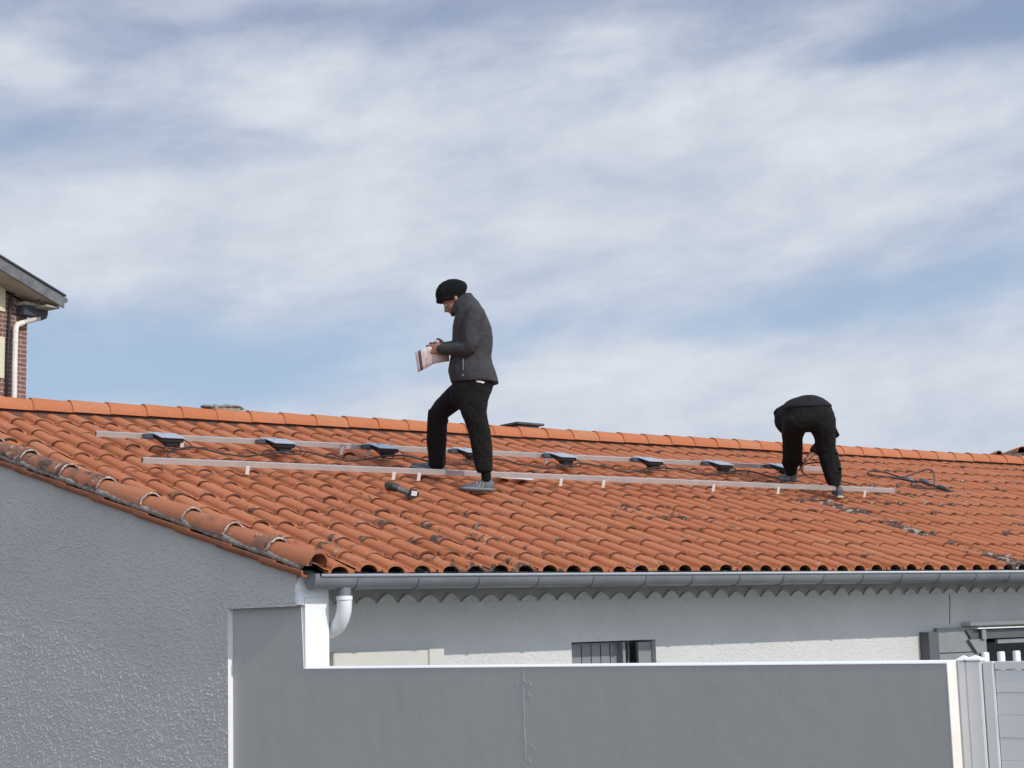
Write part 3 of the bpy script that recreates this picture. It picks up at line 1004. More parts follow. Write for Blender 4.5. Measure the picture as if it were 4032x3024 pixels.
b = MB(); b.tube([(X0 + .03, GY - GR - .004, GZ + .018), (X1, GY - GR - .004, GZ + .018)], 0.0105, 10)
b.build('gutter_bead', 'bead', gutter, smooth=True)
b = MB()
cp = [(GY + (GR + .005) * cos(a), GZ + (GR + .005) * sin(a)) for a in [pi + pi * k / n for k in range(n + 1)]]
b.prism([(X0 - .012, y, z) for y, z in [(cp[0][0], cp[0][1] + .03)] + cp + [(cp[-1][0], cp[-1][1] + .03)]], (0.030, 0, 0))
b.build('gutter_end_cap', 'pvc_grey', gutter)
col0 = MB()
ang = [pi + pi * k / n for k in range(n + 1)]
for side in (0, 1):
    pass
rr = GR + .006
vs = []
for dx in (0, .030):
    vs += [(dx, rr * cos(a), rr * sin(a)) for a in ang]
fs = [(k, k + 1, n + 1 + k + 1, n + 1 + k) for k in range(n)]
vs2 = []
for dx in (0, .030):
    vs2 += [(dx, (rr - .005) * cos(a), (rr - .005) * sin(a)) for a in ang]
fs2 = [(n + 1 + k + 1, k + 1, k, n + 1 + k) for k in range(n)]
edge0 = [(k, k + 2 * (n + 1), k + 1 + 2 * (n + 1), k + 1) for k in range(n)]
col0.add(vs + vs2, fs + [tuple(q + 2 * (n + 1) for q in f) for f in fs2] + edge0 + [(k + n + 1, k + 1 + n + 1, k + 1 + 3 * (n + 1), k + 3 * (n + 1)) for k in range(n)])
xs_col = [-1.06, -0.61, -0.14, 0.34, 0.81, 1.28, 1.72, 2.18, 2.63, 3.06, 3.5, 3.95, 4.4, 4.86, 5.3, 5.75, 6.2]
first = None
for i, xc in enumerate(xs_col):
    if first is None:
        col0.v = [p + V((0, 0, 0)) for p in col0.v]
        bb = MB(); bb.add([p + V((xc, GY, GZ)) for p in col0.v], col0.f)
        first = bb.build('gutter_collar', 'pvc_grey', gutter, smooth=35.0)
        fx = xc
    else:
        c = first.copy(); C.objects.link(c); c.parent = gutter
        c.location = (xc - fx, 0, 0)

# downpipe: grey outlet, white elbow curving back to the wall, then down
dp = MB()
XP = -1.118
pts = []
for k in range(9):
    a = (pi / 2 * 0.95) * k / 8
    pts.append((XP + .015 * sin(a), 0.050 + 0.24 * (1 - cos(a)), 2.100 - 0.19 * sin(a) * 1.0))
pts += [(XP + .02, .38, 1.895), (XP + .02, .50, 1.865), (XP + .02, .60, 1.80), (XP + .02, .61, 1.6), (XP + .02, .61, .1)]
dp.tube(pts, 0.047, 14)
pipe = dp.build('downpipe', 'pvc_white', house, smooth=40.0)
b = MB(); b.tube([(XP, 0.050, 2.175), (XP, 0.050, 2.118)], 0.043, 14); b.build('outlet', 'pvc_grey', pipe, smooth=40.0)
b = MB(); b.tube([(XP, 0.050, 2.122), (XP, 0.050, 2.098)], 0.051, 14); b.build('pipe_collar', 'pvc_white', pipe, smooth=40.0)

# chimney behind the ridge: rubble and mortar stub
b = MB()
b.box((.80, 5.62, 3.78), (0.30, 0.30, 0.60), bev=.02)
chim = b.build('chimney', 'stone', house)
b = MB()
rs = random.Random(5)
for q in range(18):
    u_ = q / 17
    cx = .66 + 0.28 * u_
    hh = 0.045 * (1 - abs(u_ - .38) * 1.1)
    b.ellipsoid((cx, 5.62 + rs.uniform(-.13, .10), 4.073 + hh * rs.uniform(.2, 1.0)), (V((1, 0, 0)), V((0, 1, 0)), V((0, 0, 1))),
                (rs.uniform(.025, .085), rs.uniform(.04, .08), rs.uniform(.010, .026)), 7, 5)
b.build('chimney_crown', 'stone', chim)
# second flue with a slate cover slab
b = MB(); b.box((4.42, 5.62, 3.78), (0.30, 0.30, 0.54), bev=.01)
flue = b.build('flue', 'stone', house)
b = MB()
sl_ax = (V((1, 0, -0.02)).normalized(), V((0, 1, 0)), V((0.02, 0, 1)).normalized())
b.box((4.42, 5.62, 4.090), (0.37, 0.34, 0.024), sl_ax, bev=.006)
b.box((4.42, 5.62, 4.063), (0.26, 0.26, 0.028))
b.build('cover_slab', 'slab', flue)

# ------------------------------------------------------------------ garden wall
gwall = thing('garden_wall', 'smooth grey garden wall with a bright white painted top edge', 'wall', gw(-2, 0))
TE = -4.205
b = MB()
b.prism([gw(t, z) for t, z in [(0.634, 0), (0.634, 2.0665), (0.006, 2.0735), (-0.010, 1.6905), (TE, 1.6865), (TE, 0)]], -GN * 0.092)
b.build('wall_panel', 'smooth_grey', gwall)
b = MB()
sec = [(.003, -.004), (.001, -.001), (-.030, .009), (-.096, .009), (-.096, -.004)]
va = [gw(-0.012, 1.6905 + z_, o_) for o_, z_ in sec]; vb = [gw(TE - .003, 1.6865 + z_, o_) for o_, z_ in sec]
b.add(va + vb, [(0, 1, 2, 3, 4), (9, 8, 7, 6, 5)] + [(k, (k + 1) % 5, (k + 1) % 5 + 5, k + 5) for k in range(5)])
b.build('wall_top', 'white_paint', gwall)
b = MB()
b.prism([gw(TE - .001, 0, 0.001), gw(TE - .001, 1.6865, 0.001), gw(TE - .001, 1.6865, -.093), gw(TE - .001, 0, -.093)], -G * 0.004)
b.build('end_strip', 'cream_paint', gwall)
b = MB()
b.prism([gw(0.0055, 2.073, 0.0012), gw(-0.0105, 1.691, 0.0012), gw(-0.0105, 1.691, -.093), gw(0.0055, 2.073, -.093)], -G * 0.004)
b.build('white_edge', 'white_paint', gwall)
# joint between two wall sections: filled crack with trowel marks
b = MB()
rs = random.Random(11)
ts = -1.737
pts = []
for q in range(26):
    z = 1.684 - q * 0.034
    ts += rs.uniform(-.004, .0042)
    pts.append(gw(ts, z, 0.0005))
b.tube(pts, [rs.uniform(.0010, .0028) for _ in pts], 5)
for q in range(12):
    z = 1.66 - rs.random() * .5
    t0 = -1.74 + rs.uniform(-.075, .05)
    L = rs.uniform(.008, .045)
    dt, dz_ = -abs(rs.uniform(.2, .6)) * L, -L
    b.tube([gw(t0, z, 0.0), gw(t0 + dt * .5, z + dz_ * .5, 0.001), gw(t0 + dt, z + dz_, 0.0)], [.0008, .0022, .0008], 5)
b.build('filled_joint', 'smooth_grey', gwall, smooth=True)

# ------------------------------------------------------------------ gate posts, gate and picket fence
def post(t0, t1, ztop, label, inset):
    c = gw((t0 + t1) / 2, 0, -inset - .035)
    r = thing('gate_post', label, 'post', c, 'gate posts at the end of the garden wall')
    b = MB(); b.box(V((c.x, c.y, (ztop - .002) / 2)), (abs(t1 - t0), 0.07, ztop - .002), (G, GN, V((0, 0, 1))), bev=.004)
    b.build('post_shaft', 'gate_pvc', r)
    b = MB()
    hw = abs(t1 - t0) / 2 + .006
    base = [c + G * hw * i + GN * (.041) * j for i, j in ((-1, -1), (1, -1), (1, 1), (-1, 1))]
    vs = [V((p.x, p.y, ztop)) for p in base] + [V((p.x, p.y, ztop + .006)) for p in base] + [V((c.x, c.y, ztop + .026))]
    b.add(vs, [(3, 2, 1, 0)] + [(k, (k + 1) % 4, 4 + (k + 1) % 4, 4 + k) for k in range(4)] + [(4 + k, 4 + (k + 1) % 4, 8) for k in range(4)])
    b.build('post_cap', 'pvc_white', r)
    return r


post(-4.212, -4.252, 1.690, 'white plastic gate post right against the end of the grey wall', .10)
post(-4.2525, -4.322, 1.690, 'slightly wider white plastic post between the first post and the gate', .10)
gate = thing('gate', 'pale grey gate of wide horizontal boards at the right edge', 'gate', gw(-5.0, 0, -.13))
b = MB()
ZAX = V((0, 0, 1))
cc = gw(-4.352, 0, -.14)
b.box(V((cc.x, cc.y, .855)), (0.05, 0.05, 1.66), (G, GN, ZAX), bev=.004)
b.build('gate_stile', 'gate_pvc', gate)
cc = gw(-4.93, 0, -.145)
b = MB(); b.box(V((cc.x, cc.y, 1.667)), (1.10, 0.045, 0.036), (G, GN, ZAX), bev=.003); b.build('gate_rail', 'gate_pvc', gate)
z = 1.646
i = 0
b = MB()
while z > 0.1:
    b.box(V((cc.x, cc.y, z - .050)), (1.10, 0.031 if i % 2 else .034, 0.1004), (G, GN, ZAX), bev=.0025)
    z -= 0.1005
    i += 1
b.build('gate_boards', 'gate_pvc', gate)
fence = thing('picket_fence', 'low white picket fence showing three white tips above the gate', 'fence', (1.6, -3.2, 0))
b = MB(); b.box((1.7, -3.175, 1.35), (2.0, .02, .05)); b.box((1.7, -3.175, .45), (2.0, .02, .05)); b.build('fence_rail', 'pvc_white', fence)
for i in range(13):
    xx = .872 + .131 * i
    b = MB(); b.box((xx, -3.20, .85), (.046, .022, 1.70), bev=.004); b.build('picket', 'pvc_white', fence)

# ------------------------------------------------------------------ neighbour's brick house (left, behind)
NO = V((2.8163, 16.5865, 0))
NR = (RH * cos(radians(57)) + FH * sin(radians(57))).normalized()
NF = (FH * cos(radians(57)) - RH * sin(radians(57))).normalized()


def nb(x, y, z):
    return NO + NR * x + NF * y + V((0, 0, z))


NAX = (NR, NF, ZAX)
brick = thing('brick_house', 'red brick house with overhanging grey eaves and a cream downpipe', 'house', NO)
SLP = 0.326
zw = 7.20
b = MB()
b.prism([nb(-6.0, 0, 0), nb(0, 0, 0), nb(0, 0, zw), nb(-3.0, 0, zw + 3.0 * SLP), nb(-6.0, 0, zw)], NF * 8)
bw = b.build('brick_wall', 'brick', brick)
b = MB()
for z0, z1 in ((5.972, 6.625), (4.8, 5.55), (7.03, 7.6)):
    b.box(nb(-1.45, -.003, (z0 + z1) / 2), (2.0, .03, z1 - z0), NAX)
b.build('cream_panel', 'cream_wall', bw)
b = MB()
b.prism([nb(0.32, -.48, 7.20), nb(-3.0, -.48, 7.20 + 3.32 * SLP), nb(-3.0, -.48, 7.30 + 3.32 * SLP), nb(0.32, -.48, 7.30)], NF * 9)
b.prism([nb(-6.32, -.48, 7.20), nb(-3.0, -.48, 7.20 + 3.32 * SLP), nb(-3.0, -.48, 7.30 + 3.32 * SLP), nb(-6.32, -.48, 7.30)], NF * 9)
b.build('roof', 'slate_roof', brick)
b = MB()
b.prism([nb(0.30, -.52, 7.135), nb(-3.0, -.52, 7.135 + 3.3 * SLP), nb(-3.0, -.52, 7.135 + 3.3 * SLP + .19), nb(0.30, -.52, 7.325)], NF * .035)
b.build('barge_board', 'fascia', brick)
b = MB()
b.prism([nb(0.315, -.55, 7.318), nb(-3.0, -.55, 7.318 + 3.315 * SLP), nb(-3.0, -.55, 7.318 + 3.315 * SLP + .026), nb(0.315, -.55, 7.344)], NF * .09)
b.build('verge_flashing', 'eave_dark', brick)
b = MB()
b.prism([nb(0.24, -.484, 7.158), nb(-3.0, -.484, 7.158 + 3.24 * SLP), nb(-3.0, -.484, 7.17 + 3.24 * SLP), nb(0.24, -.484, 7.17)], NF * .484)
b.build('soffit_board', 'soffit', brick)
b = MB()
b.box(nb(.13, 3.7, 7.140), (.27, 8.3, .03), NAX)
b.build('eave_soffit', 'soffit', brick)
b = MB()
b.box(nb(.015, -.10, 7.075), (.47, .17, .155), NAX, bev=.008)
eb = b.build('eave_beam', 'eave_dark', brick)
b = MB(); b.box(nb(.03, -.11, 7.182), (.52, .20, .055), NAX, bev=.008); b.build('beam_cap', 'soffit', eb)
b = MB()
b.tube([nb(.345, -.50, 7.27), nb(.345, 8.4, 7.27)], .045, 12)
b.build('gutter', 'fascia', brick, smooth=40.0)
dpn = MB()
dpn.tube([nb(-.328, -.12, 6.74), nb(-.335, -.12, 6.2), nb(-.34, -.12, 0)], .042, 12)
pn = dpn.build('downpipe', 'pipe_cream', brick, smooth=40.0)
b = MB(); b.tube([nb(-.328, -.12, 6.70), nb(-.326, -.12, 6.765), nb(-.30, -.12, 6.83), nb(-.19, -.125, 6.875)], .046, 12); b.build('pipe_bend', 'pipe_cream', pn, smooth=40.0)
b = MB(); b.tube([nb(-.21, -.125, 6.87), nb(.16, -.15, 7.005)], .038, 12); b.build('slanting_pipe', 'pipe_rust', pn, smooth=40.0)
b = MB(); b.tube([nb(.12, -.15, 6.99), nb(.20, -.15, 7.02), nb(.235, -.15, 7.065), nb(.24, -.15, 7.16)], .043, 12); b.build('pipe_outlet', 'eave_dark', pn, smooth=40.0)
b = MB(); b.tube([nb(-.33, -.12, 6.545), nb(-.33, -.12, 6.57)], .047, 12); b.build('pipe_collar', 'pipe_cream', pn, smooth=40.0)
b = MB()
b.tube([nb(.0, -.30, 7.24), nb(-.10, -.20, 7.31), nb(-.22, -.10, 7.37), nb(-.31, -.06, 7.37), nb(-.375, -.05, 7.28), nb(-.395, -.05, 6.9), nb(-.415, -.05, 6.3), nb(-.43, -.05, 5.0)], .022, 8)
b.build('cable', 'cable', brick, smooth=True)

# far roof on the right
FO = CAM + FH * 40 + RH * 11.5
FO = V((FO.x, FO.y, 1.9))


def fb(x, y, z):
    return FO + RH * x + FH * y + V((0, 0, z))


far = thing('far_house', 'distant low house with a brownish roof and an orange ridge tile', 'house', FO)
b = MB(); b.box(fb(4.3, 3.5, .76), (8, 6.6, 5.32), NAX); b.build('wall', 'stucco_white', far)
b = MB()
b.prism([fb(-.45, 0, 3.70), fb(.1, 0, 3.80), fb(4.2, 0, 3.95), fb(9, 0, 3.6), fb(9, 0, 3.42), fb(-.45, 0, 3.42)], FH * 7)
b.build('roof', 'slate_roof', far)
b = MB()
rat = {'tint': [], 'lip': [], 'dirt': []}
half_tile(b, fb(.18, -.1, 3.80), fb(.18, 7, 3.80), RH, ZAX, .085, .085, at=rat, tv=.6, dv=0)
half_tile(b, fb(.75, -.1, 3.83), fb(.75, 7, 3.83), RH, ZAX, .14, .14, at=rat, tv=.6, dv=.1)
b.at = rat
b.build('ridge_tile', 'tile', far, recalc=False)

# ------------------------------------------------------------------ mounting rails
def roof_pt(x, y, h):
    return V((x, y, roof_z(y))) + SN * h


def make_rail(label, xa, ya, xb, yb, hooks):
    A, B = roof_pt(xa, ya, 0.139), roof_pt(xb, yb, 0.139)
    ax = (B - A).normalized()
    up = SN
    acr = up.cross(ax).normalized()
    L = (B - A).length
    r = thing('mounting_rail', label, 'rail', (A + B) / 2, 'mounting rails on the roof')
    b = MB()
    # hollow square profile 40 mm, 3 mm wall, open ends
    for du, dv, su, sv in ((0, -.0185, .040, .003), (0, .0185, .040, .003), (-.0185, 0, .003, .034), (.0185, 0, .003, .034)):
        b.box((A + B) / 2 + acr * du + up * dv, (L, su, sv), (ax, acr, up))
    b.build('rail_profile', 'alu', r)
    b = MB(); b.box((A + B) / 2, (L - .10, .032, .032), (ax, acr, up)); b.build('rail_shade_fill', 'rail_shade', r)  # added dark block, puts shade into the rail's open ends by colour
    for hx in hooks:
        s_ = (hx - xa) / (xb - xa)
        c = A.lerp(B, s_)
        yy = ya + (yb - ya) * s_
        h = MB()
        # flat steel hook: foot in the trough, upright in front of the rail, lip over it
        h.box(c - V((0, .030, 0)) + up * (-.050), (.032, .005, .066), (ax, acr, up), bev=.001)
        h.box(c - V((0, .012, 0)) + up * (-.0235), (.032, .040, .004), (ax, acr, up))
        h.build('roof_hook', 'hook', r)
    return r


make_rail('upper of the two long aluminium rails, the one carrying the blue plates', -1.345, 3.515, 6.84, 3.44, [-0.62, 0.86, 1.12, 3.05])
make_rail('lower of the two long aluminium rails, in front of the standing man', -1.385, 2.530, 6.68, 2.43, [-0.54, 0.76, 1.00, 2.45, 2.92, 4.22, 5.05, 6.24])

# ------------------------------------------------------------------ micro inverters
INV = [(-0.775, 'grey blue microinverter nearest the left end of the upper rail'),
       (0.225, 'second microinverter along the upper rail, with a cable loop at its side'),
       (1.235, 'microinverter on the upper rail just left of the standing man'),
       (2.145, 'microinverter on the upper rail mostly hidden behind the standing man\'s leg'),
       (3.190, 'first microinverter on the rail to the right of the standing man'),
       (4.260, 'microinverter midway between the standing man and the bending man'),
       (5.180, 'microinverter left of the bending man, with open dark connectors below'),
       (6.050, 'microinverter under the bending man\'s hands, the last on the rail')]


def make_inverter(x):
    y = 3.515 - .0092 * (x + 1.345)
    base = roof_pt(x, y, 0.169)
    r = thing('microinverter', INV[0][1], 'microinverter', base, 'microinverters along the upper rail')
    ax = (V((1, 0, 0)), SL, SN)
    b = MB()
    b.box(base + SL * (-.095), (.215, .215, .006), ax, bev=.002)
    b.box(base + SL * (.004) + V((-.085, 0, 0)), (.10, .05, .005), ax, bev=.001)
    b.box(base + SL * (-.015) + V((-.015, 0, 0)) + SN * .009, (.016, .016, .012), ax, bev=.002)
    b.build('cover_plate', 'plate', r)
    b = MB()
    b.box(base + SL * (-.095) - SN * .022, (.190, .190, .036), ax, bev=.006)
    b.box(base + SL * (-.140) + V((.01, 0, 0)) - SN * .056, (.135, .075, .046), ax, bev=.012)
    b.build('inverter_body', 'black', r)
    b = MB()
    b.box(base + SL * (-.035) + V((-.150, 0, 0)) - SN * .018, (.085, .036, .026), ax, bev=.006)
    b.box(base + SL * (-.075) + V((-.165, 0, 0)) - SN * .026, (.080, .028, .024), ax, bev=.006)
    b.build('connector', 'conn', r, smooth=40.0)
    b = MB()
    o = base + SL * (-.13) + V((.08, 0, 0)) - SN * .03
    b.tube([o, o + V((.04, 0, .005)), o + V((.085, 0, -.012)), o + V((.105, -.01, -.04)), o + V((.08, -.02, -.068)), o + V((.0, -.03, -.075)), o + V((-.10, -.02, -.068)), o + V((-.20, -.02, -.060))], .0055, 7)
    o = base + SL * (-.09) + V((-.10, 0, 0)) - SN * .03
    b.tube([o + V((-.05, 0, 0)), o, o + V((.03, -.02, -.03)), o + V((.09, -.04, -.04)), o + V((.15, -.03, -.035))], .005, 7)
    b.build('cable_loop', 'cable', r, smooth=True)
    return r


inv0 = make_inverter(INV[0][0])
kids = list(inv0.children)
for x, lab in INV[1:]:
    y = 3.515 - .0092 * (x + 1.345)
    c = inv0.copy(); C.objects.link(c)
    c.location = roof_pt(x, y, 0.169)
    c['label'] = lab
    for ch in kids:
        k_ = ch.copy(); C.objects.link(k_); k_.parent = c

# trunk cable strung along the inverters
b = MB()
rs = random.Random(3)
pts = [roof_pt(-.86, 2.98, .055), roof_pt(-.93, 3.05, .06), roof_pt(-.90, 3.14, .075), roof_pt(-.80, 3.22, .09)]
x = -.66
while x < 6.6:
    sag = .5 + .5 * cos(2 * pi * (x + .70) / 1.02)
    pts.append(roof_pt(x, 3.27 + rs.uniform(-.02, .02) - .03 * (1 - sag), .062 + .055 * sag + rs.uniform(-.006, .006)))
    x += .12
pts += [roof_pt(6.62, 3.25, .12), roof_pt(6.74, 3.15, .07), roof_pt(6.85, 3.05, .06)]
b.tube(pts, .0075, 7)
tag(b.build('trunk_cable', 'cable', smooth=True), 'long black cable strung under the microinverters along the upper rail', 'cable')

# ------------------------------------------------------------------ coiled cable with connectors (right)
coil = thing('cable_coil', 'tangle of black cable with connectors lying right of the bending man', 'cable', roof_pt(8.0, 3.2, .05))
b = MB()


def loop(pts2, n=8):
    """smooth curve through control points"""
    P = [V(p) for p in pts2]
    outp = []
    for i in range(len(P) - 1):
        p0, p1, p2, p3 = P[max(i - 1, 0)], P[i], P[i + 1], P[min(i + 2, len(P) - 1)]
        for k in range(n):
            t = k / n
            outp.append(0.5 * ((2 * p1) + (p2 - p0) * t + (2 * p0 - 5 * p1 + 4 * p2 - p3) * t * t + (3 * p1 - p0 - 3 * p2 + p3) * t ** 3))
    outp.append(P[-1])
    return outp


cpts = [(7.96, 3.44, .08), (7.79, 3.49, .08), (7.65, 3.53, .08), (7.67, 3.63, .08), (7.87, 3.74, .085), (8.06, 3.72, .085), (7.99, 3.50, .09), (8.03, 3.44, .09), (8.19, 3.44, .13), (8.60, 3.60, .16), (8.70, 3.58, .14), (8.32, 3.24, .08), (8.19, 3.18, .07), (8.17, 3.30, .07), (7.95, 3.24, .07), (7.75, 3.04, .06), (7.93, 3.00, .06), (8.11, 3.00, .06), (8.13, 2.89, .06), (8.27, 2.93, .06)]
b.tube(loop([roof_pt(*p) for p in cpts]), .009, 7)
cpts2 = [(7.80, 3.40, .085), (7.92, 3.30, .09), (8.05, 3.20, .09), (8.05, 3.08, .09), (8.08, 2.99, .08), (8.16, 2.92, .07), (8.22, 2.95, .06)]
b.tube(loop([roof_pt(*p) for p in cpts2]), .012, 7)
b.build('cable_loops', 'cable', coil, smooth=True)
for (xa, ya), (xb, yb), rr_ in (((7.89, 3.31), (7.99, 3.24), .022), ((8.13, 3.28), (8.05, 3.08), .026), ((8.08, 3.0), (8.14, 2.93), .016)):
    b = MB(); A, B = roof_pt(xa, ya, .10), roof_pt(xb, yb, .09)
    b.tube([A, A.lerp(B, .12), A.lerp(B, .5), A.lerp(B, .88), B], [rr_ * .5, rr_, rr_ * 1.05, rr_, rr_ * .5], 10)
    b.build('connector', 'conn', coil, smooth=True)

# flat metal sheet lying half under the lower rail
b = MB()
P = [roof_pt(1.96, 2.655, .078), roof_pt(2.30, 2.640, .072), roof_pt(2.33, 2.78, .078), roof_pt(2.0, 2.81, .084)]
b.prism(P, SN * .004)
tag(b.build('metal_sheet', 'pvc_white'), 'thin whitish sheet lying on the tiles under the lower rail', 'sheet')

# ------------------------------------------------------------------ cordless drill
D0 = roof_pt(.565, 2.03, .075)
drill = thing('cordless_drill', 'black cordless drill with a white battery label lying on the tiles', 'drill', D0)
px = (RH * 0.985 + V((0, 0, -0.02))).normalized()   # along the tool
pz = SN
pxa = (px - pz * px.dot(pz)).normalized()
py = pz.cross(pxa)
DA = (V((0.8062, -0.5916, 0)) * 1 + V((0, 0, -.16))).normalized()
DY = V((0, 0, 1)).cross(DA).normalized()
DZ = DA.cross(DY)


def dd_(a, y, z):
    return D0 + DA * a + DY * y + DZ * z


b = MB()
b.tube([dd_(-.135, 0, .018), dd_(-.125, 0, .018), dd_(-.10, 0, .018), dd_(-.05, 0, .014), dd_(-.035, 0, .010)], [.022, .031, .034, .032, .022], 14)
b.tube([dd_(-.105, .0, .020), dd_(-.115, -.05, .020), dd_(-.12, -.10, .020)], [.030, .028, .020], 14)
b.build('motor_housing', 'black', drill, smooth=50.0)
b = MB()
b.tube([dd_(-.05, 0, .012), dd_(-.02, 0, .004), dd_(.02, 0, -.006), dd_(.05, 0, -.014)], [.026, .023, .022, .027], 12)
b.build('grip', 'shutter', drill, smooth=50.0)
b = MB()
b.box(dd_(.085, .0, -.024), (.085, .075, .090), (DA, DY, DZ), bev=.016)
bat = b.build('battery', 'black', drill, smooth=50.0)
b = MB(); b.box(dd_(.095, -.0385, -.012), (.042, .002, .036), (DA, DY, DZ)); b.build('battery_label', 'label', bat)
b = MB()
for (a, zc) in ((.083, -.008), (.092, -.017), (.101, -.006), (.108, -.019)):
    b.box(dd_(a, -.0402, zc), (.005, .001, .007), (DA, DY, DZ))
b.build('label_print', 'shutter', bat)

# ------------------------------------------------------------------ people
def add_mods(o, vox=0.012, smooth=6, disp=0.0, size=0.12, seed=0):
    r = o.modifiers.new('remesh', 'REMESH')
    r.mode = 'VOXEL'; r.voxel_size = vox; r.use_smooth_shade = True
    s_ = o.modifiers.new('smooth', 'SMOOTH')
    s_.factor = 0.5; s_.iterations = smooth
    if disp:
        tx = bpy.data.textures.new(o.name + '_folds', 'CLOUDS')
        tx.noise_scale = size
        tx.noise_depth = 2
        d_ = o.modifiers.new('folds', 'DISPLACE')
        d_.texture = tx
        d_.texture_coords = 'LOCAL'
        d_.strength = disp
        d_.mid_level = 0.5
    return o


class Figure:
    """a figure drawn in profile units: a to the right of the view, c up, b towards the street"""
    def __init__(s, ref, ox, oy, scale):
        s.ref, s.ox, s.oy, s.k = V(ref), ox, oy, scale
        s.away = V((s.ref.x - CAM.x, s.ref.y - CAM.y, 0)).normalized()

    def p(s, zx, zy, b=0.0):
        a = (zx - s.ox) / s.k
        c = (s.oy - zy) / s.k
        a += 0.027 * c
        f = 1 - b / 14.0                       # things nearer the street look a little larger
        return s.ref + RH * a * f + V((0, 0, c * 1.01 * f - 0.0 * b)) - s.away * b + V((0, 0, -b * 0.085))


def blob_limb(mb, pts, sides=14):
    """pts: list of (Vector, radius); rounded ends, tapering tube"""
    P = [q[0] for q in pts]; R = [q[1] for q in pts]
    n = len(P)
    PP, RR = [], []
    for i in range(n - 1):
        for k in range(5):
            t = k / 5
            p0, p1, p2, p3 = P[max(i - 1, 0)], P[i], P[i + 1], P[min(i + 2, n - 1)]
            PP.append(0.5 * ((2 * p1) + (p2 - p0) * t + (2 * p0 - 5 * p1 + 4 * p2 - p3) * t * t + (3 * p1 - p0 - 3 * p2 + p3) * t ** 3))
            RR.append(R[i] + (R[i + 1] - R[i]) * t)
    PP.append(P[-1]); RR.append(R[-1])
    t0 = (PP[0] - PP[1]).normalized(); t1 = (PP[-1] - PP[-2]).normalized()
    PP = [PP[0] + t0 * RR[0] * .75, PP[0] + t0 * RR[0] * .45] + PP + [PP[-1] + t1 * RR[-1] * .45, PP[-1] + t1 * RR[-1] * .75]
    RR = [RR[0] * .45, RR[0] * .85] + RR + [RR[-1] * .85, RR[-1] * .45]
    mb.tube(PP, RR, sides)


def flat_limb(mb, pts, sides=18):
    """pts: (Vector centre, radius along RH-ish, radius along view); cut ends, elliptical rings kept horizontal-ish"""
    vs, fs = [], []
    n = len(pts)
    for i, (c, r1, r2) in enumerate(pts):
        t = (pts[min(i + 1, n - 1)][0] - pts[max(i - 1, 0)][0]).normalized()
        u = RH - t * RH.dot(t); u.normalize()
        w_ = t.cross(u)
        for k in range(sides):
            a = 2 * pi * k / sides
            vs.append(c + u * cos(a) * r1 + w_ * sin(a) * r2)
    for i in range(n - 1):
        for k in range(sides):
            a, b2 = i * sides + k, i * sides + (k + 1) % sides
            fs.append((a, b2, b2 + sides, a + sides))
    fs.append(tuple(range(sides))[::-1]); fs.append(tuple(range((n - 1) * sides, n * sides)))
    mb.add(vs, fs)


def hand(mb, wrist, palm_dir, side_dir, nrm_dir, size=0.19, curl=1.0):
    """palm, four curled fingers of unequal length and a thumb from the side of the palm"""
    pd, sdv, nd = palm_dir.normalized(), side_dir.normalized(), nrm_dir.normalized()
    pl = size * 0.52
    for k in range(4):
        u = (k - 1.5) / 3.0
        root = wrist + pd * pl * .9 + sdv * u * size * .33
        blob_limb(mb, [(wrist + sdv * u * size * .22, .0155), (wrist + pd * pl * .5 + sdv * u * size * .28, .0155), (root, .0125)], 8)
        L = size * (0.40, 0.46, 0.43, 0.34)[k]
        a1, a2 = 0.75 * curl, 1.75 * curl
        p1 = root + (pd * cos(a1 * .5) + nd * sin(a1 * .5)) * L * .42
        p2 = p1 + (pd * cos(a1 * 1.4) + nd * sin(a1 * 1.4)) * L * .33
        p3 = p2 + (pd * cos(a2) + nd * sin(a2)) * L * .25
        blob_limb(mb, [(root, .0105), (p1, .0095), (p2, .0088), (p3, .0075)], 8)
    tb = wrist + pd * pl * .25 - sdv * size * .20
    t1 = tb + (pd * .6 - sdv * .55 + nd * .35).normalized() * size * .22
    t2 = t1 + (pd * .75 + nd * .6).normalized() * size * .17
    blob_limb(mb, [(wrist + pd * pl * .2, .014), (tb, .0135), (t1, .0115), (t2, .009)], 8)


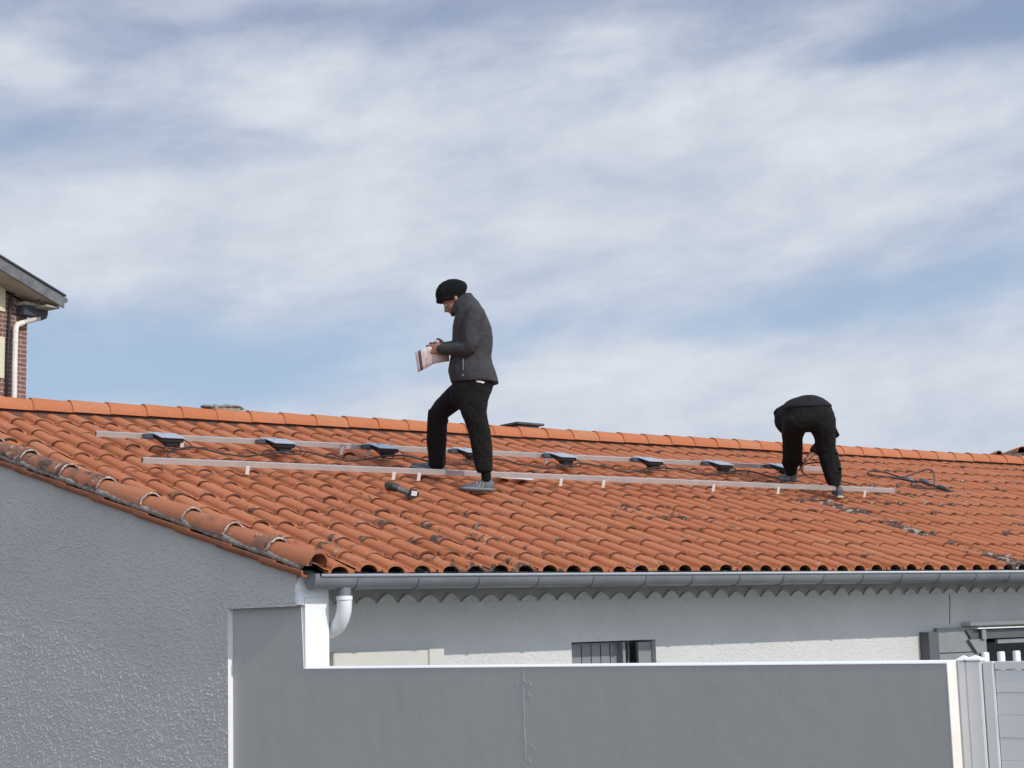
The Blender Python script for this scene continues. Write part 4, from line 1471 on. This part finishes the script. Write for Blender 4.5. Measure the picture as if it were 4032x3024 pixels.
def shoe(name, parent, heel, toe, upv, m_up, m_sole, w_=0.048):
    """trainer: sole slab and shaped upper"""
    L = (toe - heel); ln = L.length; fx = L.normalized()
    sx = upv.cross(fx).normalized(); uz = fx.cross(sx)
    b = MB()
    secs = [(0.0, .030, .052, .060), (.06, .036, .060, .085), (.22, .037, .056, .090), (.36, .038, .046, .078), (.52, .044, .036, .058), (.72, .048, .028, .045), (.88, .042, .020, .036), (.97, .028, .014, .026), (1.0, .012, .010, .016)]
    vs, fs = [], []
    n = 14
    for (t, hw, hc, ht) in secs:
        c = heel + fx * ln * t + uz * (.014)
        for k in range(n):
            a = 2 * pi * k / n
            yy = sin(a)
            zz = (ht * 1.12 * (yy ** .75 if yy > 0 else 0)) + (-.004 if yy <= 0 else 0)
            vs.append(c + sx * cos(a) * hw * (w_ / .048) + uz * zz)
    for i in range(len(secs) - 1):
        for k in range(n):
            a, b2 = i * n + k, i * n + (k + 1) % n
            fs.append((a, b2, b2 + n, a + n))
    fs.append(tuple(range(n))[::-1]); fs.append(tuple(range((len(secs) - 1) * n, len(secs) * n)))
    b.add(vs, fs)
    o = b.build(name, m_up, parent, smooth=60.0)
    b = MB()
    outl = [(-.02, .022), (.05, .037), (.25, .038), (.45, .041), (.7, .050), (.88, .044), (.98, .026), (1.015, .010)]
    poly = [heel + fx * ln * t + sx * hw for t, hw in outl] + [heel + fx * ln * t - sx * hw for t, hw in reversed(outl)]
    b.prism(poly, uz * .016)
    b.build('sole', m_sole, o)
    b = MB()
    mid = [(-.01, .0225), (.05, .0365), (.25, .0375), (.45, .0405), (.7, .0495), (.88, .0435), (.98, .0255)]
    poly = [heel + fx * ln * t + sx * hw + uz * .0162 for t, hw in mid] + [heel + fx * ln * t - sx * hw + uz * .0162 for t, hw in reversed(mid)]
    b.prism(poly, uz * .011)
    b.build('midsole', 'shoe_pale', o)
    for sgn in (-1, 1):
        for tt in (.30, .40, .50):
            b = MB()
            b.tube([heel + fx * ln * (tt + .05) + sx * sgn * .036 + uz * .030, heel + fx * ln * tt + sx * sgn * .033 + uz * .062, heel + fx * ln * (tt + .02) + sx * sgn * .018 + uz * .078], .006, 6)
            b.build('stripe', 'shoe_pale', o)
    b = MB()
    for k in range(4):
        t_ = .40 + .08 * k
        zt = (.088, .078, .068, .058)[k]
        b.tube([heel + fx * ln * t_ - sx * .020 + uz * (zt - .006), heel + fx * ln * t_ + uz * zt, heel + fx * ln * t_ + sx * .020 + uz * (zt - .006)], .0035, 5)
    b.build('laces', 'sole', o)
    return o, b


# ---- standing man reading a sheet, in profile facing left
F1 = Figure((1.449, 2.159, roof_z(2.18) + 0.062), 640, 1572, 852)
p = F1.p
man = MB()
# skin body: head, neck, trunk core, arms, hands, legs in one surface
ha = (FH, (RH * -0.62 + ZAX * -0.50).normalized(), None)
hd = p(415, 205, 0)
face_dir = (RH * -0.80 + ZAX * -0.60).normalized()      # where the face points
crown_dir = (RH * -0.52 + ZAX * 0.85).normalized()
HAX = (FH, face_dir, crown_dir)
man.ellipsoid(hd, HAX, (.077, .098, .118), 18, 12)
fc = hd + face_dir * .045 - crown_dir * .060
man.ellipsoid(fc, HAX, (.058, .058, .075), 14, 10)                        # lower face
man.ellipsoid(hd + face_dir * .088 - crown_dir * .012, HAX, (.052, .016, .014), 12, 8)   # brow
man.tube([hd + face_dir * .092 - crown_dir * .020, hd + face_dir * .108 - crown_dir * .045, hd + face_dir * .120 - crown_dir * .064, hd + face_dir * .100 - crown_dir * .070], [.010, .012, .015, .012], 8)  # nose
man.ellipsoid(hd + face_dir * .092 - crown_dir * .090, HAX, (.024, .012, .009), 10, 6)  # lips
man.ellipsoid(hd + face_dir * .083 - crown_dir * .122, HAX, (.024, .020, .018), 10, 6)  # chin
for sgn in (-1, 1):
    man.ellipsoid(hd + FH * .076 * sgn - crown_dir * .035 - face_dir * .005, HAX, (.011, .022, .032), 10, 6)   # ears
blob_limb(man, [(hd - crown_dir * .07 - face_dir * .03, .058), (p(480, 265), .058), (p(520, 320), .065)])
# trunk
blob_limb(man, [(p(520, 340), .08), (p(555, 450), .095), (p(555, 600), .095), (p(555, 760), .10), (p(555, 850), .09)])
near_sh, near_el, near_wr = p(575, 320, .17), p(520, 570, .20), p(325, 580, .10)
far_sh, far_el, far_wr = p(545, 320, -.17), p(500, 555, -.22), p(352, 565, -.12)
for sh_, el_, wr_ in ((near_sh, near_el, near_wr), (far_sh, far_el, far_wr)):
    blob_limb(man, [(p(545, 340), .05), (sh_ * .75 + p(545, 340) * .25, .045), (el_, .034), (wr_, .027)])
hand(man, near_wr + RH * .02, (RH * -1 + ZAX * .10 - FH * -.15), ZAX * -1, FH * 1.0, .185, .9)
hand(man, far_wr + RH * .02, (RH * -1 + ZAX * .05), ZAX * -1, FH * -1.0, .185, .9)
# legs inside the trousers
HIPN, HIPF = p(575, 850, .09), p(530, 850, -.10)
KN, KF = p(600, 1140, .06), p(300, 1035, -.28)
AN, AF = p(655, 1480, .02), p(318, 1400, -.40)
for h_, k_, a_ in ((HIPN, KN, AN), (HIPF, KF, AF)):
    blob_limb(man, [(p(555, 850), .06), (h_, .055), (k_, .042), (a_, .032)])
man1 = man.build('person', 'skin', None, smooth=True)
add_mods(man1, 0.0075, 3)
tag(man1, 'standing man in dark grey jacket and black beanie, reading a sheet of paper', 'person', 'two roofers on the tiles')


def chain(mb, fig, rows, sides=20):
    """elliptical rings given as left/right outline pixels and half width along the view"""
    vs, fs = [], []
    for (xl, yl, xr, yr, hb, b0) in rows:
        A, B = fig.p(xl, yl, b0), fig.p(xr, yr, b0)
        c = (A + B) / 2; u = (B - A) / 2
        for k in range(sides):
            a = 2 * pi * k / sides
            e = 0.8
            ca, sa = cos(a), sin(a)
            ca = math.copysign(abs(ca) ** e, ca); sa = math.copysign(abs(sa) ** e, sa)
            vs.append(c + u * ca - FH * sa * hb)
    n = len(rows)
    for i in range(n - 1):
        for k in range(sides):
            a, b2 = i * sides + k, i * sides + (k + 1) % sides
            fs.append((a, b2, b2 + sides, a + sides))
    fs.append(tuple(range(sides))[::-1]); fs.append(tuple(range((n - 1) * sides, n * sides)))
    mb.add(vs, fs)


jk = MB()
chain(jk, F1, [(404, 822, 742, 830, .185, 0), (396, 785, 730, 790, .19, 0), (384, 735, 716, 742, .19, 0), (392, 680, 697, 690, .18, 0), (402, 630, 690, 645, .175, 0),
               (408, 560, 697, 575, .18, 0), (411, 490, 700, 505, .195, 0), (414, 430, 690, 440, .205, 0), (424, 385, 668, 380, .205, 0), (432, 350, 640, 315, .185, 0),
               (436, 318, 603, 255, .14, 0), (440, 290, 566, 212, .10, 0), (450, 262, 545, 184, .085, 0)])
for sh_, el_, wr_, sg in ((near_sh, near_el, near_wr, 1), (far_sh, far_el, far_wr, -1)):
    mid = sh_.lerp(el_, .5) + FH * (-.015 * sg)
    blob_limb(jk, [(sh_ + RH * .0 + ZAX * -.01, .082), (mid, .074), (el_ + RH * .012, .066), (el_.lerp(wr_, .5) - ZAX * .004, .056), (wr_ + RH * .012, .046)])
# collar
blob_limb(jk, [(p(440, 300, .03), .045), (p(470, 250, .05), .045), (p(525, 215, .03), .042)], 12)
blob_limb(jk, [(p(440, 300, -.03), .045), (p(470, 250, -.05), .045), (p(525, 215, -.03), .042)], 12)
jacket = jk.build('jacket', 'jacket', man1, smooth=True)
add_mods(jacket, 0.010, 3, 0.013, 0.16)
# jacket details: pocket zip, chest tag
b = MB(); b.tube([p(490, 650, .197), p(492, 690, .200), p(490, 730, .200)], .004, 5); b.build('pocket_zip', 'zinc', jacket)
b = MB(); b.box(p(488, 765, .203), (.012, .006, .020), (RH, FH, ZAX), bev=.002); b.build('toggle', 'zinc', jacket)
b = MB(); b.box(p(421, 440, .06), (.010, .05, .045), (RH, FH, ZAX), bev=.003); b.build('chest_badge', 'label', jacket)
# strip of white shirt below the hem
b = MB(); flat_limb(b, [(p(600, 826, .0), .105, .170), (p(598, 838, 0), .104, .168)]); b.build('shirt', 'shirt', man1)

tr = MB()
chain(tr, F1, [(420, 800, 700, 800, .165, 0), (412, 835, 708, 835, .17, 0), (395, 880, 690, 890, .165, 0), (400, 930, 668, 930, .15, 0), (440, 985, 660, 985, .12, .02), (480, 1020, 652, 1020, .10, .04)])
# near leg
chain(tr, F1, [(440, 880, 690, 880, .10, .06), (466, 960, 663, 960, .10, .075), (474, 1030, 656, 1030, .095, .075), (500, 1090, 668, 1090, .088, .07), (520, 1150, 683, 1150, .082, .06), (536, 1220, 690, 1220, .080, .05),
               (556, 1310, 696, 1310, .080, .035), (566, 1380, 696, 1380, .082, .025), (578, 1430, 698, 1425, .080, .02), (592, 1452, 690, 1445, .066, .02)])
# far leg, stepping up the roof
blob_limb(tr, [(p(500, 870, -.07), .108), (p(395, 955, -.17), .098), (p(318, 1025, -.27), .078), (p(304, 1110, -.31), .074), (p(303, 1220, -.35), .075), (p(310, 1330, -.385), .075), (p(312, 1378, -.395), .070)], 16)
chain(tr, F1, [(246, 1000, 392, 1075, .085, -.27), (238, 1090, 380, 1110, .082, -.30), (236, 1220, 376, 1220, .080, -.345), (246, 1320, 370, 1320, .078, -.38), (252, 1392, 368, 1398, .072, -.40)])
trs = tr.build('trousers', 'trousers', man1, smooth=True)
add_mods(trs, 0.010, 3, 0.014, 0.14)
# sock
b = MB(); blob_limb(b, [(p(650, 1440, .02), .042), (p(655, 1500, .02), .040)]); b.build('sock', 'knit', man1, smooth=True)
# beanie
bn = MB()
chain(bn, F1, [(308, 240, 470, 232, .082, 0), (296, 215, 492, 210, .092, 0), (290, 190, 502, 188, .098, 0), (296, 160, 516, 160, .100, 0), (312, 130, 521, 135, .095, 0), (340, 105, 510, 112, .080, 0), (372, 90, 482, 96, .055, 0), (400, 82, 450, 86, .03, 0)])
bean = bn.build('beanie', 'knit', man1, smooth=True)
add_mods(bean, 0.009, 2, 0.008, 0.05)
b = MB(); chain(b, F1, [(300, 247, 474, 238, .086, 0), (296, 228, 486, 222, .094, 0)]); b.build('beanie_cuff', 'knit', bean, smooth=True)
# stubble / sideburn
b = MB(); b.ellipsoid(hd + face_dir * .068 - crown_dir * .112, HAX, (.044, .030, .026), 12, 8)
b.build('beard', 'hair', man1, smooth=True)
for sgn in (-1, 1):
    b = MB(); b.ellipsoid(hd + face_dir * .088 - crown_dir * .032 + FH * .030 * sgn, HAX, (.012, .010, .008), 10, 8)
    b.build('eye', 'eye', man1, smooth=True)
shoe('shoe', man1, p(702, 1586, .02), p(474, 1568, .02), ZAX, 'shoe', 'dark_sole')
shoe('shoe', man1, p(352, 1462, -.42), p(122, 1405, -.45), ZAX, 'shoe', 'dark_sole')

# sheet of paper in his hands
b = MB()
rowsP = []
for q in range(13):
    u = q / 12
    zx = 150 + (392 - 150) * u
    top = 597 + (552 - 597) * min(1, u / .40) if u < .40 else 552 + (620 - 552) * ((u - .40) / .60)
    bot = 738 - (738 - 678) * min(1, u / .52) if u < .52 else 678 - (678 - 664) * ((u - .52) / .48)
    bb_ = .02 + .06 * sin(u * pi * 1.1)
    rowsP.append((p(zx + 22 * (1 - u), bot, bb_ - .01), p(zx, top, bb_ + .02)))
vs, fs = [], []
for lo, hi in rowsP:
    for j in range(5):
        vs.append(lo.lerp(hi, j / 4))
for i in range(12):
    for j in range(4):
        a = i * 5 + j
        fs.append((a, a + 5, a + 6, a + 1))
b.add(vs, fs)
pap = b.build('paper_sheet', ['paper', 'paper_pale', 'paper_dark'], None, smooth=True, recalc=False)
sol = pap.modifiers.new('thickness', 'SOLIDIFY'); sol.thickness = .0015
for poly in pap.data.polygons:
    i, j = divmod(poly.index, 4)
    poly.material_index = 1 if i in (0, 2, 3) and (i < 3 or j > 1) else (2 if i == 1 else 0)
tag(pap, 'creased pinkish paper sheet with a dark strip, held by the standing man', 'paper')

# ---- bending man seen from behind, reaching down to the cables
F2 = Figure((5.868, 2.398, roof_z(2.36) + 0.062), 1005, 1125, 878)
q_ = F2.p
man = MB()
blob_limb(man, [(q_(790, 430, .0), .11), (q_(700, 400, -.16), .11), (q_(640, 405, -.30), .10), (q_(620, 420, -.40), .08)])
hd2 = q_(580, 470, -.48)
fd2 = (RH * .35 - ZAX * .85 + FH * .40).normalized()
cd2 = (RH * -.80 - ZAX * .45 + FH * .40).normalized()
sd2 = fd2.cross(cd2).normalized()
cd2 = sd2.cross(fd2).normalized()
H2 = (sd2, fd2, cd2)
man.ellipsoid(hd2, H2, (.076, .096, .116), 16, 10)
man.ellipsoid(hd2 + fd2 * .05 - cd2 * .06, H2, (.056, .055, .07), 12, 8)
man.ellipsoid(hd2 + fd2 * .105 - cd2 * .045, H2, (.013, .016, .022), 10, 6)
blob_limb(man, [(q_(610, 415, -.42), .06), (hd2, .06)])
sR, eR, wR = q_(815, 430, -.40), q_(885, 640, -.40), q_(768, 772, -.36)
sL, eL, wL = q_(600, 470, -.36), q_(630, 710, -.42), q_(695, 820, -.40)
for s1, e1, w1 in ((sR, eR, wR), (sL, eL, wL)):
    blob_limb(man, [(q_(640, 430, -.38), .05), (s1, .048), (e1, .036), (w1, .028)])
hand(man, wR, (RH * -.55 - ZAX * .80 + FH * .1), (FH * 1 + RH * .2), (RH * -.7 + ZAX * -.3), .19, .8)
hand(man, wL + ZAX * .01, (RH * .15 - ZAX * .95 + FH * .1), (FH * -1), (RH * .8), .19, .8)
hR, hL = q_(910, 540, .02), q_(650, 540, -.05)
kR, kL = q_(950, 820, -.06), q_(625, 760, -.30)
aR, aL = q_(995, 1040, -.02), q_(612, 905, -.42)
for h1, k1, a1 in ((hR, kR, aR), (hL, kL, aL)):
    blob_limb(man, [(q_(790, 450, .0), .06), (h1, .055), (k1, .042), (a1, .032)])
man2 = man.build('person', 'skin', None, smooth=True)
add_mods(man2, 0.009, 3)
tag(man2, 'bending man all in black seen from behind, reaching between his legs to the cables', 'person', 'two roofers on the tiles')
sw = MB()
chain(sw, F2, [(566, 352, 984, 345, .178, -.02), (566, 330, 974, 326, .178, -.03), (585, 302, 950, 304, .165, -.05), (630, 268, 905, 268, .135, -.06), (690, 243, 850, 240, .085, -.06), (730, 234, 815, 230, .04, -.06)])
blob_limb(sw, [(q_(760, 345, -.10), .115), (q_(705, 372, -.20), .150), (q_(655, 395, -.30), .148), (q_(625, 435, -.40), .12)], 18)
blob_limb(sw, [(q_(620, 375, -.40), .085), (q_(575, 405, -.44), .105), (q_(575, 460, -.47), .116), (q_(605, 515, -.50), .100)], 16)     # hood over the head
blob_limb(sw, [(q_(520, 365, -.43), .035), (q_(500, 392, -.45), .040)], 12)
for s1, e1, w1 in ((sR, eR, wR), (sL, eL, wL)):
    blob_limb(sw, [(s1, .085), (s1.lerp(e1, .5), .075), (e1, .062), (e1.lerp(w1, .62), .048)])
swt = sw.build('sweater', 'sweater', man2, smooth=True)
add_mods(swt, 0.011, 4, 0.012, 0.16)
tr = MB()
chain(tr, F2, [(590, 315, 955, 315, .150, -.03), (576, 350, 976, 345, .165, -.02), (562, 400, 992, 395, .172, -.01), (556, 440, 1000, 435, .174, .0), (552, 480, 1004, 480, .165, .0), (547, 515, 1005, 515, .140, .0), (552, 545, 1000, 545, .10, 0)])
# left leg
chain(tr, F2, [(549, 440, 800, 440, .150, .0), (543, 500, 775, 505, .150, -.01), (541, 560, 735, 565, .135, -.05), (541, 620, 712, 620, .118, -.13), (545, 690, 716, 690, .105, -.20), (540, 760, 716, 770, .098, -.28), (532, 820, 705, 830, .090, -.34), (548, 850, 668, 855, .075, -.38), (566, 905, 655, 905, .062, -.41), (572, 935, 652, 935, .058, -.42)])
# right leg
chain(tr, F2, [(760, 440, 1003, 440, .150, .0), (780, 500, 1006, 500, .150, .01), (808, 565, 1005, 560, .132, .01), (822, 620, 1003, 620, .118, .0), (826, 690, 1000, 690, .105, -.03), (850, 760, 1018, 760, .10, -.05), (868, 830, 1036, 830, .095, -.05), (885, 900, 1042, 900, .085, -.04), (903, 960, 1044, 960, .078, -.03), (930, 1010, 1036, 1005, .066, -.02), (950, 1050, 1030, 1045, .052, -.01)])
t2 = tr.build('trousers', 'trousers', man2, smooth=True)
add_mods(t2, 0.010, 7, 0.016, 0.12)
# flap / tool pocket at the right hip and strap at the knee
b = MB()
b.prism([q_(998, 470, .05), q_(1012, 520, .06), q_(1040, 585, .06), q_(1020, 606, .05), q_(995, 590, .04), q_(985, 500, .03)], FH * .035)
b.build('hip_pocket', 'trousers', man2)
for (x0, y0, x1, y1) in ((1000, 730, 1022, 745), (1030, 862, 1050, 880), (1022, 905, 1040, 912)):
    b = MB(); b.tube([q_(x0 - 12, y0, .04), q_(x1, y1, .04)], .010, 6)
    b.build('knee_strap', 'trousers', man2)
shoe('shoe', man2, q_(1030, 1122, .04), q_(985, 1085, -.20), ZAX, 'shoe', 'sole', .052)
shoe('shoe', man2, q_(648, 985, -.40), q_(512, 970, -.50), ZAX, 'shoe', 'dark_sole', .050)
# white notice stuck nowhere: the cable end he is plugging in
b = MB()
b.tube(loop([q_(700, 850, -.43), q_(735, 835, -.44), q_(790, 825, -.40), q_(860, 820, -.36)]), .008, 7)
tag(b.build('cable_end', 'cable', smooth=True), 'short black cable end held in the bending man\'s hands', 'cable')
